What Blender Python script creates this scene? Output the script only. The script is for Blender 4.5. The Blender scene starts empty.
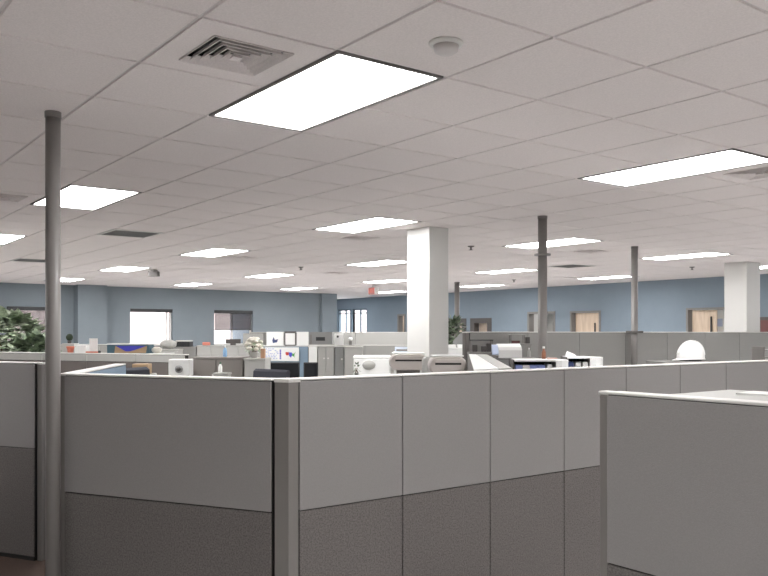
import bpy, bmesh, math, random
from mathutils import Vector, Matrix
random.seed(7)
R = math.radians
PI = math.pi

# ------------------------------------------------------------------ camera, light, exposure
sc = bpy.context.scene
col = sc.collection
YAW, PITCH, FPX, CZ, HY = -0.6420, 0.0, 817.5, 1.62, 332.75   # HY: image row of the horizon
cam = bpy.data.objects.new('camera', bpy.data.cameras.new('camera'))
col.objects.link(cam)
cam.location = (0, 0, CZ)
cam.rotation_euler = (PI/2 + PITCH, 0, YAW - PI/2)
cam.data.sensor_fit = 'HORIZONTAL'
cam.data.sensor_width = 36
cam.data.lens = 36*FPX/768
cam.data.shift_y = (HY-288)/768
cam.data.clip_start = 0.05
cam.data.clip_end = 200
sc.camera = cam
sc.view_settings.view_transform = 'Standard'
sc.view_settings.look = 'None'
sc.view_settings.gamma = 1
sc.view_settings.use_curve_mapping = False
sc.view_settings.exposure = 0.0
LAMP = 22.5          # radiance of the ceiling troffers
DAY = 7.0           # overcast daylight outside

world = bpy.data.worlds.new('daylight')
sc.world = world
world.use_nodes = True
wn = world.node_tree.nodes
wn['Background'].inputs[0].default_value = (0.93, 0.97, 1.0, 1)
wn['Background'].inputs[1].default_value = DAY

# ------------------------------------------------------------------ materials
def lin(c):
    return tuple((v/255/12.92 if v/255 <= .04045 else ((v/255+.055)/1.055)**2.4) for v in c) + (1,)

MATS = {}
def mat(name, rgb, rough=.6, metal=0, noise=0, nscale=40, bump=0, bscale=200, rgb2=None, spec=.5):
    if name in MATS: return MATS[name]
    m = bpy.data.materials.new(name); m.use_nodes = True
    nt = m.node_tree; b = nt.nodes['Principled BSDF']
    c = lin(rgb)
    b.inputs['Base Color'].default_value = c
    b.inputs['Roughness'].default_value = rough
    b.inputs['Metallic'].default_value = metal
    b.inputs['Specular IOR Level'].default_value = spec
    tc = nt.nodes.new('ShaderNodeTexCoord')
    if noise or rgb2:
        n = nt.nodes.new('ShaderNodeTexNoise'); n.inputs['Scale'].default_value = nscale
        n.inputs['Detail'].default_value = 4; n.inputs['Roughness'].default_value = .7
        nt.links.new(tc.outputs['Object'], n.inputs['Vector'])
        r = nt.nodes.new('ShaderNodeValToRGB')
        c2 = lin(rgb2) if rgb2 else tuple(v*(1+noise) for v in c[:3]) + (1,)
        c1 = c if rgb2 else tuple(v*(1-noise) for v in c[:3]) + (1,)
        r.color_ramp.elements[0].position = .38; r.color_ramp.elements[1].position = .62
        r.color_ramp.elements[0].color = c1; r.color_ramp.elements[1].color = c2
        nt.links.new(n.outputs['Fac'], r.inputs[0]); nt.links.new(r.outputs[0], b.inputs['Base Color'])
    if bump:
        n = nt.nodes.new('ShaderNodeTexNoise'); n.inputs['Scale'].default_value = bscale
        n.inputs['Detail'].default_value = 3
        nt.links.new(tc.outputs['Object'], n.inputs['Vector'])
        bp = nt.nodes.new('ShaderNodeBump'); bp.inputs['Strength'].default_value = bump
        bp.inputs['Distance'].default_value = .002
        nt.links.new(n.outputs['Fac'], bp.inputs['Height']); nt.links.new(bp.outputs[0], b.inputs['Normal'])
    MATS[name] = m
    return m

def emis(name, rgb, s):
    m = bpy.data.materials.new(name); m.use_nodes = True
    nt = m.node_tree; nt.nodes.clear()
    e = nt.nodes.new('ShaderNodeEmission'); e.inputs[0].default_value = rgb + (1,); e.inputs[1].default_value = s
    o = nt.nodes.new('ShaderNodeOutputMaterial'); nt.links.new(e.outputs[0], o.inputs[0])
    MATS[name] = m
    return m

def see_through(name, rgb, fac, rough=.1, gloss=False):
    m = bpy.data.materials.new(name); m.use_nodes = True
    nt = m.node_tree; nt.nodes.clear()
    t = nt.nodes.new('ShaderNodeBsdfTransparent')
    d = nt.nodes.new('ShaderNodeBsdfGlossy' if gloss else 'ShaderNodeBsdfDiffuse')
    d.inputs['Color'].default_value = lin(rgb)
    if gloss: d.inputs['Roughness'].default_value = rough
    mx = nt.nodes.new('ShaderNodeMixShader'); mx.inputs[0].default_value = fac
    o = nt.nodes.new('ShaderNodeOutputMaterial')
    nt.links.new(t.outputs[0], mx.inputs[1]); nt.links.new(d.outputs[0], mx.inputs[2]); nt.links.new(mx.outputs[0], o.inputs[0])
    MATS[name] = m
    return m

def brick_mat():
    m = bpy.data.materials.new('brick'); m.use_nodes = True
    nt = m.node_tree; b = nt.nodes['Principled BSDF']
    tc = nt.nodes.new('ShaderNodeTexCoord'); mp = nt.nodes.new('ShaderNodeMapping')
    mp.inputs['Rotation'].default_value = (R(90), 0, R(90))
    br = nt.nodes.new('ShaderNodeTexBrick')
    br.inputs['Color1'].default_value = lin((222, 204, 200)); br.inputs['Color2'].default_value = lin((206, 186, 182))
    br.inputs['Mortar'].default_value = lin((225, 215, 210)); br.inputs['Scale'].default_value = 3.2
    br.inputs['Mortar Size'].default_value = .03
    nt.links.new(tc.outputs['Object'], mp.inputs[0]); nt.links.new(mp.outputs[0], br.inputs[0])
    nt.links.new(br.outputs[0], b.inputs['Base Color']); b.inputs['Roughness'].default_value = .9
    MATS['brick'] = m
    return m

def wood_mat(name, a, bcol):
    m = bpy.data.materials.new(name); m.use_nodes = True
    nt = m.node_tree; b = nt.nodes['Principled BSDF']
    tc = nt.nodes.new('ShaderNodeTexCoord'); mp = nt.nodes.new('ShaderNodeMapping'); mp.inputs['Scale'].default_value = (9, 9, .8)
    n = nt.nodes.new('ShaderNodeTexNoise'); n.inputs['Scale'].default_value = 3; n.inputs['Detail'].default_value = 5
    r = nt.nodes.new('ShaderNodeValToRGB'); r.color_ramp.elements[0].color = lin(a); r.color_ramp.elements[1].color = lin(bcol)
    r.color_ramp.elements[0].position = .35; r.color_ramp.elements[1].position = .65
    nt.links.new(tc.outputs['Object'], mp.inputs[0]); nt.links.new(mp.outputs[0], n.inputs['Vector'])
    nt.links.new(n.outputs['Fac'], r.inputs[0]); nt.links.new(r.outputs[0], b.inputs['Base Color'])
    b.inputs['Roughness'].default_value = .45
    MATS[name] = m
    return m

M_ceil = mat('ceiling_tile', (226, 218, 216), .9, noise=.05, nscale=120, bump=.25, bscale=260)
M_grid = mat('ceiling_grid', (206, 200, 198), .6)
M_wall = mat('blue_grey_paint', (128, 141, 152), .8, noise=.02, nscale=3)
M_walll = mat('neutral_blue_grey_paint', (126, 135, 142), .8, noise=.02, nscale=3)
M_wallw = mat('pale_paint', (205, 203, 200), .8)
M_floor = mat('light_floor', (214, 213, 212), .6, noise=.04, nscale=30)
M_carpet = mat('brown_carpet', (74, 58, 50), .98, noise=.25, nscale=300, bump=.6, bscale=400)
M_fab = mat('grey_weave', (150, 147, 146), .95, noise=.04, nscale=220, bump=.45, bscale=380)
M_tweed = mat('dark_tweed', (96, 92, 90), .98, rgb2=(128, 123, 120), nscale=130, bump=.5, bscale=300)
M_fab2 = mat('far_weave', (150, 149, 146), .95, noise=.04, nscale=150)
M_bluefab = mat('blue_weave', (136, 156, 174), .95, noise=.04, nscale=150)
M_frame = mat('frame_metal', (128, 124, 121), .5)
M_dark = mat('dark_gap', (38, 36, 35), .7)
M_cap = mat('light_cap', (222, 220, 216), .4)
M_pole = mat('pole_paint', (128, 124, 122), .42)
M_colp = mat('column_paint', (212, 211, 208), .7)
M_white = mat('white_plastic', (232, 232, 230), .45)
M_cream = mat('cream', (238, 233, 222), .6)
M_beige = mat('beige_plastic', (192, 184, 179), .5)
M_grey = mat('grey_plastic', (140, 140, 139), .5)
M_lgrey = mat('light_grey_metal', (178, 177, 173), .5)
M_black = mat('black_plastic', (45, 46, 48), .45)
M_chair = mat('chair_fabric', (62, 64, 72), .9)
M_blue = mat('blue_print', (70, 72, 190), .6)
M_teal = mat('teal_print', (74, 104, 118), .6)
M_tan = mat('tan_print', (176, 150, 118), .6)
M_red = mat('red_print', (200, 70, 60), .6)
M_green = mat('green_print', (88, 170, 90), .6)
M_lav = mat('lavender_print', (142, 158, 214), .6)
M_terra = mat('terracotta', (205, 120, 98), .8)
M_leaf = mat('leaf', (104, 124, 92), .3, rgb2=(196, 206, 184), nscale=9)
M_leafd = mat('leaf_dark', (62, 76, 60), .4, rgb2=(140, 156, 128), nscale=9)
M_stem = mat('stem', (92, 76, 58), .8)
M_soil = mat('soil', (60, 48, 40), 1)
M_brown = mat('cardboard', (178, 140, 112), .8)
M_card = mat('paper', (242, 242, 240), .7)
M_clearblue = mat('blue_liquid', (150, 190, 226), .2)
M_shell = mat('hard_hat_shell', (246, 246, 244), .3)
M_brick = brick_mat()
M_woodl = wood_mat('light_wood', (206, 184, 160), (224, 204, 182))
M_darkframe = mat('dark_frame', (84, 80, 78), .5)
M_maroon = mat('maroon', (110, 70, 68), .5)
M_lamp = emis('lamp_diffuser', (1.0, 0.992, 0.985), LAMP)
M_exit = emis('exit_letters', (1.0, 0.30, 0.25), .9)
M_shade = see_through('screen_shade', (92, 88, 92), .62)
M_glass = see_through('glass', (235, 245, 250), .06, gloss=True)

# ------------------------------------------------------------------ mesh helpers
class MB:
    def __init__(s): s.bm = bmesh.new()
    def box(s, x0, x1, y0, y1, z0, z1, bev=0, rz=0, c=None, seg=2):
        m = Matrix.Translation(((x0+x1)/2, (y0+y1)/2, (z0+z1)/2)) @ Matrix.Diagonal((abs(x1-x0), abs(y1-y0), abs(z1-z0), 1))
        if rz: m = Matrix.Rotation(rz, 4, 'Z') @ m
        g = bmesh.ops.create_cube(s.bm, size=1, matrix=m)
        if bev:
            ed = set(e for v in g['verts'] for e in v.link_edges)
            bmesh.ops.bevel(s.bm, geom=list(ed), offset=bev, segments=seg, affect='EDGES', profile=.5)
        return s
    def prism(s, pts, z0, z1):
        a = [s.bm.verts.new((x, y, z0)) for x, y in pts]; b = [s.bm.verts.new((x, y, z1)) for x, y in pts]
        n = len(pts)
        s.bm.faces.new(a[::-1]); s.bm.faces.new(b)
        for i in range(n): s.bm.faces.new((a[i], a[(i+1) % n], b[(i+1) % n], b[i]))
        return s
    def xprism(s, pts, x0, x1):      # profile in (y, z) extruded along x
        a = [s.bm.verts.new((x0, y, z)) for y, z in pts]; b = [s.bm.verts.new((x1, y, z)) for y, z in pts]
        n = len(pts)
        s.bm.faces.new(a); s.bm.faces.new(b[::-1])
        for i in range(n): s.bm.faces.new((b[i], b[(i+1) % n], a[(i+1) % n], a[i]))
        return s
    def lathe(s, prof, n=32, cx=0, cy=0, sx=1, sy=1):
        rings = []
        for r, z in prof:
            if r < 1e-6: rings.append([s.bm.verts.new((cx, cy, z))])
            else: rings.append([s.bm.verts.new((cx+sx*r*math.cos(2*PI*k/n), cy+sy*r*math.sin(2*PI*k/n), z)) for k in range(n)])
        for A, B in zip(rings, rings[1:]):
            for k in range(n):
                k2 = (k+1) % n
                if len(A) == 1 and len(B) == 1: continue
                if len(A) == 1: s.bm.faces.new((A[0], B[k2], B[k]))
                elif len(B) == 1: s.bm.faces.new((A[k], A[k2], B[0]))
                else: s.bm.faces.new((A[k], A[k2], B[k2], B[k]))
        if len(rings[0]) > 1: s.bm.faces.new(rings[0][::-1])
        if len(rings[-1]) > 1: s.bm.faces.new(rings[-1])
        return s
    def tube(s, pts, r, n=8):
        pts = [Vector(p) for p in pts]
        prev = None
        for i, p in enumerate(pts):
            d = (pts[min(i+1, len(pts)-1)] - pts[max(i-1, 0)]).normalized()
            u = d.orthogonal().normalized() if abs(d.z) > .99 else d.cross(Vector((0, 0, 1))).normalized()
            w = d.cross(u)
            ring = [s.bm.verts.new(p + r*(math.cos(2*PI*k/n)*u + math.sin(2*PI*k/n)*w)) for k in range(n)]
            if prev:
                for k in range(n): s.bm.faces.new((prev[k], prev[(k+1) % n], ring[(k+1) % n], ring[k]))
            else: s.bm.faces.new(ring[::-1])
            prev = ring
        s.bm.faces.new(prev)
        return s
    def build(s, name, m, parent=None, smooth=False, loc=None):
        bmesh.ops.recalc_face_normals(s.bm, faces=s.bm.faces)
        me = bpy.data.meshes.new(name); s.bm.to_mesh(me); s.bm.free()
        me.materials.append(m)
        if smooth:
            for p in me.polygons: p.use_smooth = True
        o = bpy.data.objects.new(name, me); col.objects.link(o)
        if parent: o.parent = parent
        if loc: o.location = loc
        return o

def empty(name, label, cat, loc=(0, 0, 0), rz=0, group=None):
    o = bpy.data.objects.new(name, None); col.objects.link(o)
    o.empty_display_size = .1
    o.location = loc; o.rotation_euler = (0, 0, rz)
    o['label'] = label; o['category'] = cat
    if group: o['group'] = group
    return o
def tag(o, label, cat, group=None, loc=None, rz=None):
    o['label'] = label; o['category'] = cat
    if group: o['group'] = group
    if loc is not None: o.location = loc
    if rz is not None: o.rotation_euler = (0, 0, rz)
    return o
def struct(o): o['kind'] = 'structure'; return o
KIDS = {}
def copy_tree(o, label=None, loc=None, rz=None):
    c = o.copy(); col.objects.link(c)
    if label: c['label'] = label
    if loc is not None: c.location = loc
    if rz is not None: c.rotation_euler = (0, 0, rz)
    for ch in [k for k in bpy.data.objects if k.parent == o]:
        d = ch.copy(); col.objects.link(d); d.parent = c
        for g in [k for k in bpy.data.objects if k.parent == ch]:
            e = g.copy(); col.objects.link(e); e.parent = d
    return c

Fv = Vector((math.cos(PITCH)*math.cos(YAW), math.cos(PITCH)*math.sin(YAW), math.sin(PITCH)))
Rv = Vector((math.sin(YAW), -math.cos(YAW), 0)); Uv = Rv.cross(Fv)
def ray(px, py): return Fv + Rv*((px-384)/FPX) + Uv*((HY-py)/FPX)
def P(px, py, d):                      # the point seen there at depth d
    return ray(px, py)*d + Vector((0, 0, CZ))
def atz(px, py, z):
    d = ray(px, py); return d*((z-CZ)/d.z) + Vector((0, 0, CZ))
FACE = YAW - PI/2                      # a thing turned to face the camera: local x right, local y away
HEX = R(-150)                          # along the slanted panel run
RUN = R(-90)                           # along the long panel run

# ------------------------------------------------------------------ room shell
TL, TT = 0.61, 0.9456                  # ceiling module
CEIL = CZ + 1.835*TL
def gx(i): return (i+4.439)*TL
def gy(j): return (-2.937 - (j-6)*TT)*TL
X1, Y1 = 19.75, -15.15
XB, YB = -5.0, 4.6                     # walls behind the camera
X2 = 25.5

b = MB().box(XB-.2, X2+.2, Y1-.2, YB+.2, -.2, 0)
struct(b.build('floor', M_floor))  # pale floor made up out of view to bounce lamp light onto the ceiling
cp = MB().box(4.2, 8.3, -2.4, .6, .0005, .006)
struct(cp.build('floor', M_carpet))  # dark carpet covers only the patch of floor in sight

lights = [(i, j) for i in (-6, 0, 6, 12, 18, 24) for j in (1, 6, 11, 16, 21, 26)] + [(30, 26)]
lights = [(i, j) for (i, j) in lights if (i, j) not in ((24, 6), (0, 1))]
vents = [(0, 5), (7, 5), (10, 8), (8, 12), (13, 12), (0, 12), (7, 18), (10, 21), (13, 25), (17, 8), (16, 17)]
used = set()
for i, j in lights: used.add((i, j)); used.add((i+1, j))
for v in vents: used.add(v)
b = MB(); g = .006
i0, i1, j0, j1 = -13, 38, -2, 30
for i in range(i0, i1):
    for j in range(j0, j1):
        if (i, j) in used: continue
        xa, xb = max(gx(i)+g, XB), min(gx(i+1)-g, X2)
        ya, yb = max(gy(j+1)+g, Y1), min(gy(j)-g, YB)
        if xb-xa < .02 or yb-ya < .02: continue
        bt = .003
        z0, z1 = CEIL, CEIL+.007
        # a tile face with a bevelled edge
        lo = [b.bm.verts.new(p) for p in ((xa+bt, ya+bt, z0), (xb-bt, ya+bt, z0), (xb-bt, yb-bt, z0), (xa+bt, yb-bt, z0))]
        hi = [b.bm.verts.new(p) for p in ((xa, ya, z1), (xb, ya, z1), (xb, yb, z1), (xa, yb, z1))]
        b.bm.faces.new(lo[::-1]); b.bm.faces.new(hi)
        for k in range(4): b.bm.faces.new((lo[k], lo[(k+1) % 4], hi[(k+1) % 4], hi[k]))
struct(b.build('ceiling', M_ceil))
b = MB()
for i in range(i0, i1+1):
    if XB < gx(i) < X2: b.box(gx(i)-.012, gx(i)+.012, Y1, YB, CEIL+.0075, CEIL+.03)
for j in range(j0, j1+1):
    if Y1 < gy(j) < YB: b.box(XB, X2, gy(j)-.012, gy(j)+.012, CEIL+.0076, CEIL+.029)
struct(b.build('trim_1', M_grid))
b = MB().box(XB-.2, X2+.2, Y1-.2, YB+.2, CEIL+.25, CEIL+.4)
struct(b.build('ceiling', M_dark))

def wall_with_holes(name, axis, c0, c1, a0, a1, z0, z1, holes, m, extra=None):
    """axis 'x': wall is a slab c0..c1 in x and runs a0..a1 in y; holes = [(lo, hi, zlo, zhi)]"""
    b = MB()
    def put(u0, u1, w0, w1):
        if u1-u0 < 1e-4 or w1-w0 < 1e-4: return
        if axis == 'x': b.box(c0, c1, u0, u1, w0, w1)
        else: b.box(u0, u1, c0, c1, w0, w1)
    holes = sorted(holes); u = a0
    for lo, hi, zl, zh in holes:
        put(u, lo, z0, z1); put(lo, hi, z0, zl); put(lo, hi, zh, z1); u = hi
    put(u, a1, z0, z1)
    if extra: extra(b)
    return struct(b.build(name, m))

ZT = CEIL+.25
WSILL, WTOP = 1.30, 2.215
win_x = [(-5.30, -4.20), (-8.10, -7.01), (-10.36, -9.23)]
def pil(b):
    b.box(X1-.35, X1, -6.33, -5.66, 0, ZT)
    b.box(X1-.10, X1, -13.0, -12.50, 0, ZT)
wall_with_holes('wall_left', 'x', X1, X1+.25, -13.0, YB, 0, ZT, [(a, c, WSILL, WTOP) for a, c in win_x], M_walll, pil)
struct(MB().box(X1+.25, X1+.5, -13.0, -12.8, 0, ZT).box(X1+.25, X2, -12.8, -12.6, 0, ZT).build('wall_return', M_wall))
struct(MB().box(X2, X2+.2, Y1, -12.6, 0, ZT).build('wall_far', M_wall))
# openings in the long right hand wall: (x_lo, x_hi, z_lo, z_hi, kind)
openings = [(21.20, 22.86, .75, 2.40, 'window'), (19.20, 19.56, 0, 2.18, 'dark'), (16.54, 17.28, .9, 2.01, 'inner'), (15.56, 16.32, .9, 2.01, 'inner'),
            (13.36, 14.24, 0, 2.14, 'lobby'), (12.00, 12.88, 0, 2.13, 'door'), (8.30, 9.80, 0, 2.13, 'door_wide')]
wall_with_holes('wall_right', 'y', Y1-.15, Y1, XB, X2+.2, 0, ZT, [o[:4] for o in openings], M_wall)
struct(MB().box(XB-.2, XB, Y1, YB, 0, ZT).build('wall_back', M_wallw))
struct(MB().box(XB, X1+.25, YB, YB+.2, 0, ZT).build('wall_near', M_wallw))
# rooms beyond the right hand wall
for k, (xa, xb) in enumerate([(7.6, 10.6), (11.2, 14.8), (15.1, 20.2)]):
    b = MB()
    b.box(xa-.1, xa, Y1-2.6, Y1-.15, 0, ZT); b.box(xb, xb+.1, Y1-2.6, Y1-.15, 0, ZT)
    b.box(xa-.1, xb+.1, Y1-2.7, Y1-2.6, 0, ZT); b.box(xa-.1, xb+.1, Y1-2.7, Y1-.15, 2.75, 2.85); b.box(xa-.1, xb+.1, Y1-2.7, Y1-.15, -.1, 0)
    struct(b.build('wall_office_'+['near', 'middle', 'far'][k], M_wallw))
b = MB().box(X1-.012, X1, -12.49, YB, 0, .1)
struct(b.build('baseboard_left', M_dark))
struct(MB().box(XB, 8.25, Y1, Y1+.012, 0, .1).build('baseboard_right', M_dark))

# windows of the left wall: dark reveal, glass, roller shade with black cassette
shade_drop = [0.86, 0.0, 0.42]
shlab = ['grey screen roller shade fully drawn over the leftmost window', 'black roller shade rolled up above the bright white window',
         'dark roller shade half drawn on the window nearest the blue corner']
for k, (a, c) in enumerate(win_x):
    fr = MB()
    for (u0, u1, w0, w1) in [(a, a+.035, WSILL, WTOP), (c-.035, c, WSILL, WTOP), (a, c, WSILL, WSILL+.035), (a, c, WTOP-.035, WTOP)]:
        fr.box(X1+.10, X1+.15, u0, u1, w0, w1)
    fr.box(X1+.10, X1+.15, a+.10, a+.13, WSILL, WTOP) if k != 2 else fr.box(X1+.10, X1+.15, (a+c)/2-.015, (a+c)/2+.015, WSILL, WTOP)
    f = fr.build('window_%d' % (k+1), M_cap if k else M_frame); struct(f)
    MB().box(X1+.122, X1+.128, a+.035, c-.035, WSILL+.035, WTOP-.035).build('pane', M_glass, f)
    MB().box(X1-.05, X1+.10, a-.04, c+.04, WSILL-.05, WSILL-.001).build('window_sill', M_frame, f)
    rt = empty('roller_shade', shlab[k], 'window shade', (X1+.05, (a+c)/2, WTOP), 0)
    hw = (c-a)/2-.005
    MB().box(-.05, .04, -hw, hw, -.085, -.002, bev=.01).build('cassette', M_black, rt)
    if shade_drop[k]:
        MB().box(.0, .003, -hw+.03, hw-.03, -.085-shade_drop[k], -.086).build('screen', M_shade, rt)
        MB().box(-.008, .012, -hw+.03, hw-.03, -.105-shade_drop[k], -.0851-shade_drop[k], bev=.004).build('bottom_bar', M_black, rt)

struct_b = MB().box(31, 36, -34, 10, -1, 9)
tag(struct_b.build('brick_building', M_brick), 'pale brick building seen outside beyond the left wall windows', 'building')
tag(MB().box(26.2, 44, -40, 12, -1.2, -1.0).build('outdoor_paving', mat('paving', (205, 205, 200), .9)), 'pale paved ground outside below the windows', 'ground')

# the window and doorways of the right hand wall
o = openings[0]
fr = MB()
for x in (o[0], o[0]+.80, o[1]-.05): fr.box(x, x+.05, Y1-.12, Y1-.03, o[2], o[3])
fr.box(o[0]+.80, o[0]+.90, Y1-.12, Y1+.02, o[2], o[3]); fr.box(o[0], o[1], Y1-.12, Y1-.03, o[3]-.05, o[3]); fr.box(o[0], o[1], Y1-.12, Y1-.03, o[2], o[2]+.05)
fr.box(o[0], o[1], Y1-.12, Y1-.03, 2.24, 2.27)
for x in (o[0]+.42, o[0]+1.26): fr.box(x, x+.03, Y1-.12, Y1-.06, o[2], o[3])
f = struct(fr.build('window_4', mat('blue_grey_metal', (96, 112, 124), .5)))
MB().box(o[0]+.05, o[1]-.05, Y1-.08, Y1-.074, o[2]+.05, o[3]-.05).build('pane', M_glass, f)

def door_frame(n, x0, x1, z1, m, w=.05, z0=0):
    b = MB().box(x0-w*.2, x0+w, Y1-.16, Y1+.015, z0, z1).box(x1-w, x1+w*.2, Y1-.16, Y1+.015, z0, z1).box(x0+w, x1-w, Y1-.16, Y1+.015, z1-w, z1)
    if z0: b.box(x0+w, x1-w, Y1-.16, Y1+.015, z0, z0+w)
    return b
f = struct(door_frame(1, 12.00, 12.88, 2.13, None, .04).build('door_1', M_frame))
MB().box(12.08, 12.80, Y1-.13, Y1-.09, .01, 2.08, bev=.003).build('door_leaf', M_woodl, f)
MB().box(12.20, 12.22, Y1-.085, Y1-.045, 1.0, 1.85, bev=.004).build('door_handle', M_black, f)
MB().box(12.045, 12.075, Y1-.15, Y1-.10, .01, 2.08).build('door_jamb', M_card, f)
f = struct(door_frame(2, 8.30, 9.80, 2.13, None, .04).build('door_2', M_frame))
MB().box(9.19, 9.73, Y1-.13, Y1-.09, .01, 2.08, bev=.003).build('door_leaf', M_woodl, f)
MB().box(9.28, 9.30, Y1-.085, Y1-.045, 1.0, 1.95, bev=.004).build('door_handle', M_black, f)
f = struct(door_frame(3, 13.36, 14.24, 2.14, None, .05).build('door_3', M_frame))
MB().box(13.42, 14.18, Y1-.60, Y1-.56, .01, 2.13).box(13.50, 13.95, Y1-.56, Y1-.53, .9, 1.95).build('door_leaf', M_lgrey, f)
MB().box(13.56, 13.89, Y1-.529, Y1-.52, .95, 1.88).build('door_glass', M_darkframe, f)
for n, (xa, xb) in enumerate([(16.54, 17.28), (15.56, 16.32)]):
    f = struct(door_frame(4, xa, xb, 2.01, None, .13, .9).build('window_%d' % (5+n), M_darkframe))
    MB().box(xa+.13, xb-.13, Y1-.10, Y1-.095, 1.03, 1.88).build('pane', M_glass, f)
    MB().box(xa+.22, xb-.14, Y1-.20, Y1-.17, 0.95, 1.9).build('blind', M_woodl, f)
f = struct(door_frame(4, 19.20, 19.56, 2.18, None, .05).build('door_4', M_frame))
MB().box(19.25, 19.42, Y1-.12, Y1-.08, .01, 2.13).build('door_leaf', M_woodl, f)
# lamps inside the rooms beyond the wall
olab = ['office ceiling lamp behind the wide doorway at the right', 'office ceiling lamp behind the closed light wood door', 'office ceiling lamp behind the dark framed inner windows']
for k, (x, y) in enumerate([(8.9, Y1-1.3), (13.0, Y1-1.3), (17.2, Y1-1.3)]):
    t = empty('office_lamp', olab[k], 'ceiling lamp', (x, y, 2.75))
    MB().box(-.6, .6, -.3, .3, -.03, -.001).build('lamp_frame', M_grid, t)
    MB().box(-.57, .57, -.27, .27, -.034, -.031).build('diffuser', M_lamp, t)

# ------------------------------------------------------------------ ceiling fixtures
def make_light():
    t = empty('ceiling_light', 'x', 'ceiling light', group='recessed rectangular ceiling lights')
    L, W = 2*TL, TL*TT
    fr = MB(); e = .010
    for (x0, x1, y0, y1) in [(e, L-e, e, .028), (e, L-e, W-.028, W-e), (e, .028, .028, W-.028), (L-.028, L-e, .028, W-.028)]:
        fr.box(x0, x1, y0, y1, -.002, .05)
    fr.build('lamp_frame', mat('lamp_rim', (110, 106, 104), .5), t)
    MB().box(.028, L-.028, .028, W-.028, .004, .012).build('diffuser', M_lamp, t)
    MB().box(.02, L-.02, .02, W-.02, .05, .12).build('housing', M_white, t)
    return t
vis = {(0, 6): 'large bright ceiling light beside the square vent, nearest the camera', (0, 11): 'long ceiling light at the upper right beside a vent',
       (6, 6): 'ceiling light immediately right of the left pole top', (6, 11): 'ceiling light above left of the white column with a vent behind it',
       (6, 16): 'ceiling light crossed by the pole that has a ring', (6, 21): 'ceiling light between the far right pole and the grey column',
       (6, 26): 'ceiling light cut by the right edge of the picture, right of the grey column', (12, 6): 'ceiling light cut by the left edge, left of the pole',
       (12, 11): 'ceiling light above the bright window with a vent touching it', (12, 16): 'ceiling light just left of the white column, below the larger one',
       (12, 21): 'ceiling light between the white column and the ringed pole', (12, 26): 'ceiling light ending at the slim pole with the bracket, near the blue wall',
       (18, 11): 'small far ceiling light above the leftmost pilaster and bright window', (18, 16): 'small far ceiling light above the half shaded window',
       (18, 21): 'small far ceiling light left of the column, two below the large one', (18, 26): 'small far ceiling light near the thin distant pole right of the column',
       (24, 11): 'tiny far ceiling light immediately right of the left pole near the wall', (24, 16): 'tiny far ceiling light close to the wall above the bright window',
       (24, 21): 'tiny far ceiling light close to the blue grey corner', (24, 26): 'tiny far ceiling light beside the exit sign'}
Lp = make_light(); first = True
for (i, j) in lights:
    lab = vis.get((i, j), 'recessed rectangular ceiling light outside the view')
    loc = (gx(i), gy(j+1), CEIL)
    if first: Lp.location = loc; Lp['label'] = lab; first = False
    else: copy_tree(Lp, lab, loc)

def make_vent():
    W, D = TL, TL*TT
    t = empty('ceiling_vent', 'x', 'ceiling vent', group='square ceiling air vents')
    cx, cy = W/2, D/2; h = .172
    fr = MB(); e = .010
    for (x0, x1, y0, y1) in [(e, W-e, e, cy-h), (e, W-e, cy+h, D-e), (e, cx-h, cy-h, cy+h), (cx+h, W-e, cy-h, cy+h)]:
        fr.box(x0, x1, y0, y1, .0, .008)
    fr.build('frame', M_ceil, t)
    for k, hh in enumerate((.170, .138, .106, .074, .042)):
        b = MB(); lo, hi = hh, hh-.014
        zl, zh = -.006, .016
        def ring(q, z): return [b.bm.verts.new((cx+sx*q, cy+sy*q, z)) for sx, sy in ((-1, -1), (1, -1), (1, 1), (-1, 1))]
        r1, r2, r3, r4 = ring(lo, zl), ring(hi, zh), ring(hi+.003, zh+.002), ring(lo+.003, zl+.001)
        for A, B in ((r1, r2), (r2, r3), (r3, r4), (r4, r1)):
            for q in range(4): b.bm.faces.new((A[q], A[(q+1) % 4], B[(q+1) % 4], B[q]))
        b.build('louver', M_ceil, t)
    b = MB(); q = .022
    a = [b.bm.verts.new((cx+sx*q, cy+sy*q, -.01)) for sx, sy in ((-1, -1), (1, -1), (1, 1), (-1, 1))]
    top = b.bm.verts.new((cx, cy, .02)); b.bm.faces.new(a)
    for k in range(4): b.bm.faces.new((a[k], a[(k+1) % 4], top))
    b.build('center_cone', M_ceil, t)
    MB().box(cx-.19, cx+.19, cy-.19, cy+.19, .05, .06).build('duct', M_dark, t)
    return t
def make_grille():
    W, D = TL, TL*TT
    t = empty('return_grille', 'x', 'ceiling vent', group='flat ceiling return grilles')
    fr = MB(); e = .010; w = .035
    for (x0, x1, y0, y1) in [(e, W-e, e, w), (e, W-e, D-w, D-e), (e, w, w, D-w), (W-w, W-e, w, D-w)]: fr.box(x0, x1, y0, y1, -.006, .008)
    fr.build('frame', M_cap, t)
    s = MB()
    for k in range(26):
        y = w + (D-2*w)*(k+.5)/26
        s.box(w, W-w, y-.002, y+.002, -.002, .012)
    for k in range(1, 8): s.box(w+(W-2*w)*k/8-.002, w+(W-2*w)*k/8+.002, w, D-w, -.001, .013)
    s.build('grid_core', M_grey, t)
    MB().box(w, W-w, w, D-w, .03, .035).build('duct', mat('duct_grey', (95, 92, 90), .8), t)
    return t
vlab = {(0, 5): 'square louvred ceiling vent beside the largest light', (7, 5): 'ceiling vent at the left edge beside the pole', (8, 12): 'ceiling vent just behind the light left of the white column',
        (13, 12): 'small far ceiling vent touching the light above the bright window', (0, 12): 'ceiling vent at the right edge beside the long light',
        (7, 18): 'ceiling vent right of the ringed pole, behind its light', (13, 25): 'far ceiling vent at the left end of the light near the blue wall',
        (16, 17): 'faint far ceiling vent left of the white column near the corner'}
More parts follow.
